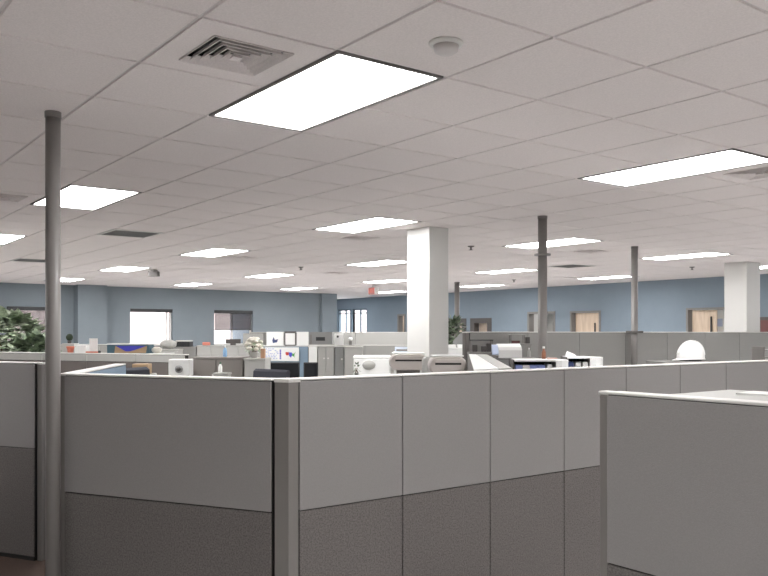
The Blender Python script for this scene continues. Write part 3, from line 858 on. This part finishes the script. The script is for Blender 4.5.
# white printer
zp = 1.0
support(352, 392, zp, 9.2, .5, 'cabinet under the large white printer', doors=2)
a = P(353.5, 360, 9.25); c = P(390.5, 360, 9.25); w = (Vector((c.x, c.y))-Vector((a.x, a.y))).length
t = empty('printer', 'large white printer with an oval grey panel left of the beige bins', 'printer', ((a.x+c.x)/2, (a.y+c.y)/2, zp+.001), FACE)
h = zat(356.3, 9.25)-zp
MB().box(-w/2, w/2, 0, .42, 0, h-.03, bev=.012).build('body', M_white, t)
MB().box(-w/2-.004, w/2+.004, .0, .44, h-.0299, h, bev=.008).build('lid', M_card, t)
o = MB().lathe([(0, 0), (.07, 0), (.075, .008), (0, .008)], 32, sy=.72).build('vent_panel', M_lgrey, t, True); o.matrix_local = Matrix.Translation((-.035, -.0085, h*.72)) @ Matrix.Rotation(-PI/2, 4, 'X')
MB().box(-w/2+.03, w/2-.03, -.06, -.001, .1, .12, bev=.005).build('paper_tray', M_lgrey, t)
# small dark plant before the printer
p = P(356.5, 372, 8.7)
support(351, 362, 1.15, 8.6, .25, 'small low cabinet in front of the printer', doors=1)
potted('potted_plant', 'tiny dark potted plant in front of the white printer', P(356.5, 372, 8.75).x, P(356.5, 372, 8.75).y, 1.151, .022, .04, .09, 22, .025, .025, .045, .09, .04, M_leafd, M_grey, 21, stems=3)

# papers and folded card between printer and column
a = P(394, 350, 9.4)
support(394, 411, 1.395, 9.45, .35, 'white cabinet behind the left beige bin, left of the column', m=M_white, doors=1)
t, w, h = rect('paper_tray', 'blue white letter tray on the white cabinet left of the column', 'tray', 395, 410, 346.5, 351.3, 9.6, .22, mat('pale_blue', (200, 210, 224), .5)); t.location.z = 1.3955
MB().box(-w/2+.015, w/2-.015, -.004, -.0005, .01, h*.55).build('tray_slot', M_frame, t)

# beige overhead bins with slot handles
def bin_(px0, px1, ytop, ybot, d, lab, depth=.26):
    a = P(px0, ytop, d); c = P(px1, ytop, d); w = (c-a).length; zt = HP+.004
    zb = zat(ybot, d); h = zt-zb
    t = empty('storage_bin', lab, 'storage bin', ((a.x+c.x)/2, (a.y+c.y)/2, zb), FACE, 'beige rounded bins before the column')
    b = MB(); r = h*.46; n = 10
    prof = [(-w/2+r-r*math.sin(PI*k/n), h/2 + (h/2)*math.cos(PI*k/n)*1.0) for k in range(n+1)]
    prof2 = [(w/2-r+r*math.sin(PI*k/n), h/2 - (h/2)*math.cos(PI*k/n)) for k in range(n+1)]
    ring = prof+prof2
    # body with a softly rounded front edge
    layers = [(-.0, .90), (.012, .97), (.03, 1.0), (depth, 1.0)]
    prev = None
    for y, s in layers:
        V = [b.bm.verts.new((x*s if abs(x) > 0 else 0, y, h/2+(z-h/2)*s)) for x, z in ring]
        if prev:
            for i in range(len(V)): b.bm.faces.new((prev[i], prev[(i+1) % len(V)], V[(i+1) % len(V)], V[i]))
        else: b.bm.faces.new(V)
        prev = V
    b.bm.faces.new(prev[::-1])
    b.build('bin_body', M_beige, t, False)
    MB().box(-w*.34, w*.34, -.004, -.0002, h*.56, h*.66, bev=.0012).build('slot', M_dark, t)
    MB().box(-w*.34, w*.36, -.012, -.0002, h*.665, h*.86, bev=.004).build('handle_lip', M_beige, t)
    MB().box(-w/2+r*.4, w/2-r*.4, .02, depth, h+.0005, h+.012, bev=.005).build('lid', M_white, t)  # white slab puts the highlight along the bin top into its colour
    MB().box(-w*.3, w*.3, .06, depth-.04, -zb+.001, -.001).build('pedestal', M_frame, t)
    return t
bin_(389, 428, 353.5, 370.5, 7.9, 'left beige rounded storage bin with dark slot handle before the column')
bin_(429, 467.5, 358.5, 375, 7.0, 'right beige rounded storage bin with dark slot handle, lower than its neighbour')
p = P(427, 361, 7.55)
t = empty('rolled_paper', 'rolled grey white paper standing between the two beige bins', 'paper roll', (p.x, p.y, 1.15), FACE)
MB().lathe([(0, 0), (.045, 0), (.047, .12), (.045, .22), (.030, .245), (0, .25)], 28).build('roll', M_lgrey, t, True)
MB().lathe([(.03, -1.149), (.03, -.001)], 16).build('stand', M_frame, t)

# white flat-topped bin and grey wing to its right
def wedge(name, lab, cat, pix, z, zb, m, sub='body'):
    pts = [atz(x, y, z) for x, y in pix]; c = sum(pts, Vector())/len(pts)
    t = empty(name, lab, cat, (c.x, c.y, 0))
    MB().prism([(q.x-c.x, q.y-c.y) for q in pts], zb, z-.0101).build(sub, M_frame, t)
    MB().prism([(q.x-c.x, q.y-c.y) for q in pts], z-.01, z).build('top', m, t)
    MB().box(-.05, .05, -.05, .05, .001, zb-.001).build('pedestal', M_frame, t)
    return t
wedge('counter_shelf', 'white flat topped counter right of the beige bins, running to the near panels', 'counter', [(469, 354), (476, 354.2), (498.5, 368.2), (474, 369.6)], 1.405, 1.15, M_white)
wedge('counter_shelf', 'narrow grey ledge along the right side of the white flat counter', 'counter', [(476.8, 354.2), (487, 354.4), (512.5, 368.3), (500, 368.6)], 1.400, 1.15, M_lgrey)
# white cabinet boxes behind the bins, by the column foot
support(446.5, 466, 1.42, 10.8, .35, 'white cabinet right of the column foot', m=M_white, doors=2)
t, w, h = rect('white_box', 'small white box on the white cabinet right of the column', 'box', 447, 456, 345.6, 348.6, 10.95, .2, M_card); t.location.z = 1.4205
t, w, h = rect('white_box', 'second white box on the cabinet, next to the pale post', 'box', 458, 465, 345.6, 348.6, 10.95, .2, M_card); t.location.z = 1.4205

# plant right of the column and slanted grey board
p = P(455, 340, 12.5)
potted('potted_tree', 'dark leafy potted plant right of the white column', P(452, 340, 12.5).x, P(452, 340, 12.5).y, 0, .16, .32, 1.45, 260, .17, .17, .22, 1.60, .12, M_leafd, M_grey, 31, stems=6)
t = empty('partition_panel', 'grey panel with sloping top between the plant and the pale post', 'cubicle panel', (P(459.5, 340, 11.7).x, P(459.5, 340, 11.7).y, 0), FACE)
MB().prism([(-.09, 0), (.09, 0), (.09, .04), (-.09, .04)], .001, 1.35).build('frame', M_frame, t)
b = MB(); A = [(-.09, 1.351), (.09, 1.351), (.09, 1.62), (.02, 1.62), (-.09, 1.50)]
V = [b.bm.verts.new((x, 0, z)) for x, z in A]; W_ = [b.bm.verts.new((x, .04, z)) for x, z in A]
b.bm.faces.new(V); b.bm.faces.new(W_[::-1])
for i in range(5): b.bm.faces.new((V[i], V[(i+1) % 5], W_[(i+1) % 5], W_[i]))
b.build('fabric', M_grey, t)

# chair and rack right of the post
support(469.5, 493.5, 1.415, 8.6, .2, 'grey cabinet under the dark open rack right of the pale post', m=M_frame, doors=1)
t = empty('open_rack', 'dark open rack holding black boxes right of the pale post', 'rack', (P(481.5, 350, 8.7).x, P(481.5, 350, 8.7).y, 1.4155), FACE)
for x in (-.115, .115):
    for y in (0, .14): MB().box(x-.005, x+.005, y, y+.01, 0, .12).build('upright', M_frame, t)
MB().box(-.125, .125, 0, .15, .1205, .131, bev=.002).build('shelf', M_black, t)
for x, hh, lab in ((-.065, .075, 'left black box in the open rack'), (.03, .06, 'middle black box in the open rack'), (.085, .09, 'right dark box in the open rack')):
    q = Matrix.Translation(t.location) @ Matrix.Rotation(FACE, 4, 'Z') @ Vector((x, .07, .0005))
    tag(MB().box(-.025, .025, -.04, .04, 0, hh, bev=.004).build('black_box', M_darkframe), lab, 'box', 'black boxes in the open rack', q, FACE)
# printer with papers on a cabinet
zc = 1.38
support(496, 522, zc-.02, 8.5, .235, 'grey cabinet under the white fax machine with papers', m=M_grey, doors=2)
a = P(494, 356, 8.5); c = P(521, 356, 8.5)
t = empty('fax_machine', 'white fax machine with pale blue papers right of the dark chair', 'printer', ((a.x+c.x)/2, (a.y+c.y)/2, zc-.0195), FACE)
w = 29*8.5/FPX; h = zat(344, 8.5)-zc+.02
MB().xprism([(0, 0), (.22, 0), (.22, h*.98), (.14, h), (.03, h*.78), (0, h*.55)], -w/2+.06, w/2).build('body', M_white, t)
MB().xprism([(-.005, .03), (.10, .03), (.13, h*.94), (.08, h*.9), (-.005, h*.3)], -w/2, -w/2+.059).build('papers', mat('paper_blue', (196, 208, 232), .6), t)
MB().box(-w/2-.02, -w/2+.05, -.05, .0, .001, .02, bev=.004).build('out_tray', M_frame, t)
# wire rack on the cabinet behind
support(511, 531, 1.50, 9.08, .12, 'grey cabinet behind the fax machine, under the wire rack', m=M_fab2, doors=1)
t = empty('wire_rack', 'dark wire rack with a red strip behind the fax machine', 'rack', (P(520, 345, 9.1).x, P(520, 345, 9.1).y, 1.501), FACE)
for x in (-.10, .05):
    for y in (0.005, .10): MB().box(x-.004, x+.004, y-.004, y+.004, 0, .095).build('upright', M_frame, t)
MB().box(-.11, .06, -.004, .108, .0951, .104, bev=.002).build('shelf', M_lgrey, t)
MB().box(-.09, .0, .012, .06, .001, .03).build('red_tray', M_maroon, t)
t, w, h = rect('desk_box', 'small dark box right of the wire rack beside the ringed pole', 'box', 526, 530, 336.5, 343, 9.1, .08, M_darkframe); t.location.z = 1.5005
bottle(529, 352, 8.65, 1.361, .55, 'short clear bottle right of the fax machine', M_lgrey, M_white, name='plastic_bottle')
support(525, 537, 1.3605, 8.55, .2, 'narrow grey cabinet under the short clear bottle', m=M_fab2, doors=1)

# brown bottle, pink cloth and folded paper behind the open bins
SZ = 1.43
def shelf_unit(px0, px1, d, lab, nb, depth=.30, dark0=.0, lavender=False, curve=.06, blabs=None):
    a = P(px0, 360, d); c = P(px1, 360, d); w = (Vector((c.x, c.y))-Vector((a.x, a.y))).length
    zt = SZ; H = .34; zb = zt-H
    t = empty('open_shelf_unit', lab, 'shelf unit', ((a.x+c.x)/2, (a.y+c.y)/2, zb), FACE-.08, 'white open shelf units behind the long wall')
    MB().box(-w/2+.012, w/2-curve, -.0, depth, H-.014, H, bev=.004).build('shelf_top', M_white, t)
    MB().box(-w/2+.012, w/2-curve, 0, depth, 0, .014, bev=.003).build('shelf_bottom', M_white, t)
    MB().box(-w/2, -w/2+.0119, 0, depth, 0, H-.001, bev=.003).build('side_panel', M_darkframe, t)
    MB().box(-w/2+.012, w/2-curve, depth-.015, depth, .0145, H-.0145).build('back_panel', M_dark, t)
    # rounded white end
    n = 8; pts = [(w/2-curve, 0), (w/2-curve, depth)] + [(w/2-curve+curve*math.sin(PI*k/n), depth/2+depth/2*math.cos(PI*k/n)) for k in range(1, n)]
    MB().prism(pts, 0, H-.004).build('rounded_end', M_white, t)
    MB().box(-w/2+.03, w/2-curve-.02, .05, depth-.05, -zb+.001, -.001).build('pedestal', M_frame, t)
    return t, w, H, zb
t1, w1, H1, zb1 = shelf_unit(513, 571, 5.75, 'white open shelf unit with lavender folders behind the long wall', 3, curve=.105)
t2, w2, H2, zb2 = shelf_unit(566, 606, 6.4, 'second white open shelf unit with white binders, left of the bracketed pole', 3, curve=.125)
def inside(par, x0, x1, hgt, m, name, lab, cat, group=None, spine=None):
    Mx = Matrix.Translation(par.location) @ Matrix.Rotation(par.rotation_euler.z, 4, 'Z')
    p = Mx @ Vector(((x0+x1)/2, .03, .015))
    t = empty(name, lab, cat, p, par.rotation_euler.z, group); w = x1-x0
    MB().box(-w/2, w/2, 0, .2, 0, hgt, bev=.004).build('cover', m, t)
    MB().box(-w*.3, w*.3, -.0015, -.0002, hgt*.55, hgt*.88).build('spine_label', spine or M_card, t)
x = -w1/2+.02
for k in range(4):
    inside(t1, x, x+.050, .285, M_lav if k != 1 else M_white, 'folder', ['leftmost lavender folder in the shelf unit', 'white folder second from the left in the shelf unit', 'lavender folder in the middle of the shelf unit', 'lavender folder next to the white binders'][k], 'folder', 'folders in the left shelf unit', M_card if k != 1 else M_lav)
    x += .053
x += .012
for k in range(2):
    if x+.035 < w1/2-.105:
        inside(t1, x, x+.035, .29, M_white, 'binder', ['left white binder right of the lavender folders', 'right white binder beside the rounded shelf end'][k], 'binder', 'white binders in the left shelf unit', M_frame)
        x += .047
x = -w2/2+.025
for k in range(3):
    if x+.042 < w2/2-.125:
        inside(t2, x, x+.042, .285, [mat('navy', (70, 84, 130), .5), M_white, M_white][k], 'binder', ['navy binder in the second shelf unit', 'white binder in the middle of the second shelf unit', 'white binder nearest the rounded end of the second shelf unit'][k], 'binder', 'binders in the second shelf unit', M_grey)
        x += .056
def onshelf(par, x, y, H): 
    Mx = Matrix.Translation(par.location) @ Matrix.Rotation(par.rotation_euler.z, 4, 'Z'); q = Mx @ Vector((x, y, H+.0005)); return q
q = onshelf(t1, .035, .2, H1)
t = empty('brown_bottle', 'small brown bottle on the left white shelf unit', 'bottle', q, FACE)
MB().lathe([(0, 0), (.014, 0), (.016, .008), (.015, .05), (.007, .065), (.007, .075), (0, .075)], 20).build('bottle_body', mat('brown_glass', (140, 90, 66), .3), t, True)
MB().lathe([(.0, .0751), (.009, .0751), (.009, .09), (0, .09)], 16).build('cap', M_card, t, True)
q = onshelf(t1, .09, .17, H1)
tag(MB().box(-.035, .035, -.02, .02, 0, .010, bev=.004).build('pink_cloth', mat('pink', (214, 180, 172), .9)), 'folded pinkish cloth on the left white shelf unit', 'cloth', None, q, FACE)
q = onshelf(t2, -.10, .12, H2)
b = MB(); V = [b.bm.verts.new(v) for v in ((-.045, -.03, 0), (.045, -.03, 0), (.045, .03, 0), (-.045, .03, 0), (-.03, 0, .045), (.03, 0, .018))]
for f in ((0, 1, 5, 4), (2, 3, 4, 5), (0, 4, 3), (1, 2, 5), (0, 3, 2, 1)): b.bm.faces.new([V[i] for i in f])
tag(b.build('folded_paper', M_card), 'folded white paper on the second white shelf unit', 'paper', None, q, FACE)

# hard hat on a cabinet
zh = 1.378
support(664, 716, zh, 6.75, .45, 'grey cabinet hidden behind the long wall under the white hard hat', m=M_fab2, doors=2)
p = P(690.5, 358, 7.0)
t = empty('hard_hat', 'white hard hat resting behind the long panel wall at the right', 'hard hat', (p.x, p.y, zh+.0005), FACE)
b = MB(); n = 36; prof = []
rings = []
for k in range(11):
    a = (PI/2)*k/10; rings.append((math.cos(a), math.sin(a)))
prev = None
for c_, s_ in rings[:-1]:
    V = [b.bm.verts.new((.116*c_*math.cos(2*PI*q/n) + .012*s_, .105*c_*math.sin(2*PI*q/n), .022+.150*s_**.95)) for q in range(n)]
    if prev:
        for q in range(n): b.bm.faces.new((prev[q], prev[(q+1) % n], V[(q+1) % n], V[q]))
    prev = V
top = b.bm.verts.new((.012, 0, .174))
for q in range(n): b.bm.faces.new((prev[q], prev[(q+1) % n], top))
b.build('shell', M_shell, t, True)
b = MB()
A = [b.bm.verts.new((.114*math.cos(2*PI*q/n), .103*math.sin(2*PI*q/n), .024)) for q in range(n)]
Bv = []
for q in range(n):
    a = 2*PI*q/n; k = max(0, -math.cos(a))**2
    Bv.append(b.bm.verts.new(((.122+.034*k)*math.cos(a), (.111)*math.sin(a), .018-.010*k)))
Cv = [b.bm.verts.new((v.co.x, v.co.y, v.co.z-.004)) for v in Bv]; Dv = [b.bm.verts.new((v.co.x, v.co.y, .016)) for v in A]
for q in range(n):
    q2_ = (q+1) % n
    for X, Y in ((A, Bv), (Bv, Cv), (Cv, Dv)): b.bm.faces.new((X[q], X[q2_], Y[q2_], Y[q]))
b.build('brim', M_shell, t, True)
rb = MB()
for yy_ in (-.02, 0, .02):
    rb.tube([(.116*math.cos(a)*.985+.012*math.sin(a), yy_, .022+.152*math.sin(a)**.95 if 0 < a < PI else .022) for a in [PI*k/16 for k in range(1, 16)]], .005, 6)
rb.build('ridge', M_shell, t, True)
MB().lathe([(.085, .001), (.090, .001), (.090, .020), (.085, .020)], 32).build('headband', M_darkframe, t)

# rack at the right edge
p = P(771, 355, 7.6)
t = empty('paper_rack', 'grey stacked tray rack at the right edge behind the long wall', 'rack', (p.x, p.y, 1.30), FACE)
for k in range(3): MB().box(-.06, .16, 0, .25, .02+.065*k, .03+.065*k, bev=.003).build('tray', M_frame, t)
MB().box(-.065, -.055, 0, .25, 0, .19, bev=.003).build('side', M_frame, t)
support(758, 806, 1.2995, 7.55, .35, 'grey cabinet under the stacked tray rack at the right edge', m=M_grey, doors=1)

# ------------------------------------------------------------------ left: things above the pale run
ld = 9.3
zl = zat(353.6, ld)
support(58, 103, zl, ld, .35, 'white topped cabinet behind the pale run beside the near pole', m=M_white, doors=2)
support(104.5, 166, zl, ld, .35, 'white topped cabinet under the printed blue box', m=M_white, doors=2)
def up(px, dd=.1): q = P(px, 350, ld+dd); return (q.x, q.y, zl+.0008)
def stand_box(name, lab, cat, px0, px1, ytop, dd, dep, m, bev=.003, body='body', rz=FACE):
    d = ld+dd; w = (px1-px0)*d/FPX; h = zat(ytop, d)-zl
    t = empty(name, lab, cat, up((px0+px1)/2, dd), rz)
    MB().box(-w/2, w/2, 0, dep, 0, h, bev=bev).build(body, m, t)
    return t, w, h
t, w, h = stand_box('printed_box', 'long box printed with a blue triangle on tan and teal', 'box', 107, 148.5, 345, .05, .22, M_teal)
flat([(-w*.32, h*.05), (w*.44, h*.05), (w*.47, h*.88), (-w*.30, h*.88)], 'tan_print', M_tan, t, -.003)
flat([(-w*.28, h*.88), (w*.44, h*.88), (w*.2, h*.45), (w*.05, h*.25), (-w*.05, h*.25)], 'blue_triangle', M_blue, t, -.006)
MB().box(-w/2-.003, w/2+.003, -.006, .223, h+.0003, h+.014, bev=.003).build('lid', M_white, t)
t, w, h = stand_box('white_card', 'white tent card tilted beside the printed blue box', 'card', 89.5, 97.5, 338.5, .12, .03, M_card, rz=FACE+.35)
t, w, h = stand_box('white_carton', 'white carton between the two terracotta pots', 'box', 74.5, 86, 345.5, .08, .14, M_card)
t, w, h = stand_box('red_tray', 'flat reddish tray in front of the white card', 'tray', 85.5, 97, 351.5, .01, .05, M_terra)
for px, lab in ((70.5, 'terracotta pot at the foot of the near pole side, left of the white carton'), (87, 'terracotta pot right of the white carton')):
    q = up(px, .14 if px < 80 else .30)
    tag(MB().lathe([(0, 0), (.028, 0), (.042, .062), (.046, .062), (.046, .08), (.038, .08), (.034, .06), (0, .06)], 24).build('clay_pot', M_terra, None, True), lab, 'pot', None, q)
# small cactus on a white block
t, w, h = stand_box('white_block', 'white block under the small cactus, right of the near pole', 'box', 62, 74, 343.5, .36, .16, M_lgrey)
q = up(69.5, .42); q = (q[0], q[1], zl+.0008+h+.0005)
t = empty('cactus', 'small dark round cactus in a pot right of the near pole', 'plant', q)
MB().lathe([(0, 0), (.02, 0), (.026, .03), (0, .03)], 20).build('pot', M_darkframe, t, True)
b = MB(); prof = [(0, .0305), (.022, .034), (.036, .06), (.036, .085), (.022, .108), (0, .116)]
b.lathe(prof, 24)
for v in b.bm.verts:
    a = math.atan2(v.co.y, v.co.x); k = 1+.10*math.cos(a*12); v.co.x *= k; v.co.y *= k
b.build('cactus_body', mat('cactus', (56, 70, 52), .8), t, True)
p = up(155.5, .08)
t = empty('cloth_bundle', 'cream cloth bundle right of the printed blue box', 'cloth', p, FACE)
b = MB(); bmesh.ops.create_icosphere(b.bm, subdivisions=3, radius=1, matrix=Matrix.Translation((0, .05, .036)) @ Matrix.Diagonal((.06, .05, .036, 1)))
rnd = random.Random(4)
for v in b.bm.verts: v.co += Vector((rnd.uniform(-.004, .004), rnd.uniform(-.004, .004), rnd.uniform(0, .005) if v.co.z > .01 else 0))
b.build('cloth', M_cream, t, True)
tag(MB().lathe([(0, 0), (.014, 0), (.016, .03), (0, .034)], 16).build('black_cup', M_black, None, True), 'tiny black cup left of the printed blue box', 'cup', None, up(99.5, .05))

# further row below the windows
D3 = 14.5
z3 = zat(349.5, D3)
def far_cab(px0, px1, ytop, d, lab, m, doors=3): return support(px0, px1, zat(ytop, d), d, .45, lab, m=m, doors=doors)
far_cab(60, 120, 344.5, 14.0, 'far pale cabinet below the leftmost pilaster', M_lgrey)
far_cab(156, 196, 347, 13.0, 'far grey cabinet right of the bright window, under the black printer', M_fab2)
far_cab(197, 266, 345.5, 13.0, 'far long grey cabinet below the half shaded window', M_lgrey, 5)
zz = zat(347, 13.0)
w = 14*13.1/FPX
t = empty('black_printer', 'black desktop printer with a white lid right of the bright window', 'printer', (P(182.5, 345, 13.1).x, P(182.5, 345, 13.1).y, zz+.0005), FACE)
MB().box(-w/2, w/2, 0, .25, 0, .085, bev=.008).build('body', M_black, t)
MB().box(-w/2, w/2, 0, .25, .0855, .105, bev=.005).build('lid', M_cap, t)
t = empty('grey_bag', 'grey plastic bag heap in front of the bright window', 'bag', (P(167, 345, 12.6).x, P(167, 345, 12.6).y, zat(349, 12.6)), FACE)
b = MB(); bmesh.ops.create_icosphere(b.bm, subdivisions=3, radius=1, matrix=Matrix.Translation((0, .08, .07)) @ Matrix.Diagonal((.13, .08, .07, 1)))
for v in b.bm.verts: v.co += Vector((rnd.uniform(-.012, .012), rnd.uniform(-.01, .01), rnd.uniform(-.0, .014) if v.co.z > .02 else 0))
b.build('bag', M_lgrey, t, True)
support(155, 178, zat(349, 12.6), 12.5, .3, 'low far cabinet under the grey bag heap', doors=1)
zz = zat(345.5, 13.0)
q = P(206, 345, 13.15)
tag(MB().box(-.06, .06, 0, .05, 0, .05, bev=.01).build('red_box', mat('salmon', (226, 140, 122), .7)), 'small salmon coloured box between the two left windows right of the printer', 'box', None, (q.x, q.y, zz+.0005), FACE)
t, w, h = rect('white_board', 'plain white board standing right of the half shaded window', 'board', 243, 263, 333, 344.8, 13.2, .03, M_lgrey); t.location.z = zz+.0005
t = empty('monitor', 'tiny far grey monitor below the half shaded window', 'monitor', (P(233, 345, 13.1).x, P(233, 345, 13.1).y, zz+.0005), FACE)
MB().box(-.12, .12, 0, .03, .03, .10, bev=.004).build('housing', M_darkframe, t); MB().box(-.04, .04, -.02, .05, 0, .0295).build('stand', M_darkframe, t)

# big plant at the left edge, in front of the window
q = P(9, 340, 11.5)
potted('rubber_plant', 'large bushy green plant at the left edge in front of the window', q.x, q.y, 0, .22, .38, 1.55, 520, .42, .42, .36, 1.52, .17, M_leaf, M_grey, 41, stems=8, round_=True)
q = P(34, 345, 10.3)
potted('rubber_plant', 'lower dark green plant beside the near pole at the left', q.x, q.y, 0, .18, .35, 1.25, 280, .22, .22, .26, 1.30, .15, M_leafd, M_grey, 43, stems=6, round_=True)
for k, (a_, c_, d_) in enumerate(((430, 520, 6.2), (585, 740, 7.6), (205, 252, 5.3))):  # unseen pale-topped desks added to bounce light upward
    desk(a_, c_, d_, .5, ['pale desk behind the first panels of the long wall', 'pale desk behind the far end of the long wall', 'pale desk behind the slanted panel'][k]) if k != 0 else None

# seen through the wide doorway, and on the blue wall at the right edge
t = empty('whiteboard', 'bright whiteboard with pale blue papers seen through the wide doorway', 'board', (9.2, Y1-.5, 1.0))
MB().box(-.42, .42, -.02, .0, 0, 1.2, bev=.004).build('board_sheet', M_card, t)
MB().box(-.43, .43, -.03, .02, -.03, -.001).build('pen_ledge', M_lgrey, t)
b = MB()
for x, z in ((.05, .45), (.22, .55), (.1, .75), (-.15, .5)): b.box(x, x+.12, .0005, .003, z, z+.16)
b.build('pale_papers', mat('paper_blue', (196, 208, 232), .6), t)
MB().box(-.4, -.36, -.02, .0, -.999, -.031).box(.36, .4, -.02, .0, -.999, -.031).build('board_leg', M_frame, t)
t = empty('framed_picture', 'maroon picture in a dark frame on the blue wall at the right edge', 'picture', (7.86, Y1+.002, 1.25))
MB().box(-.42, .40, 0, .03, 0, .67, bev=.004).build('frame', M_darkframe, t)
MB().box(-.36, .34, .0305, .034, .06, .61).build('canvas', M_maroon, t)
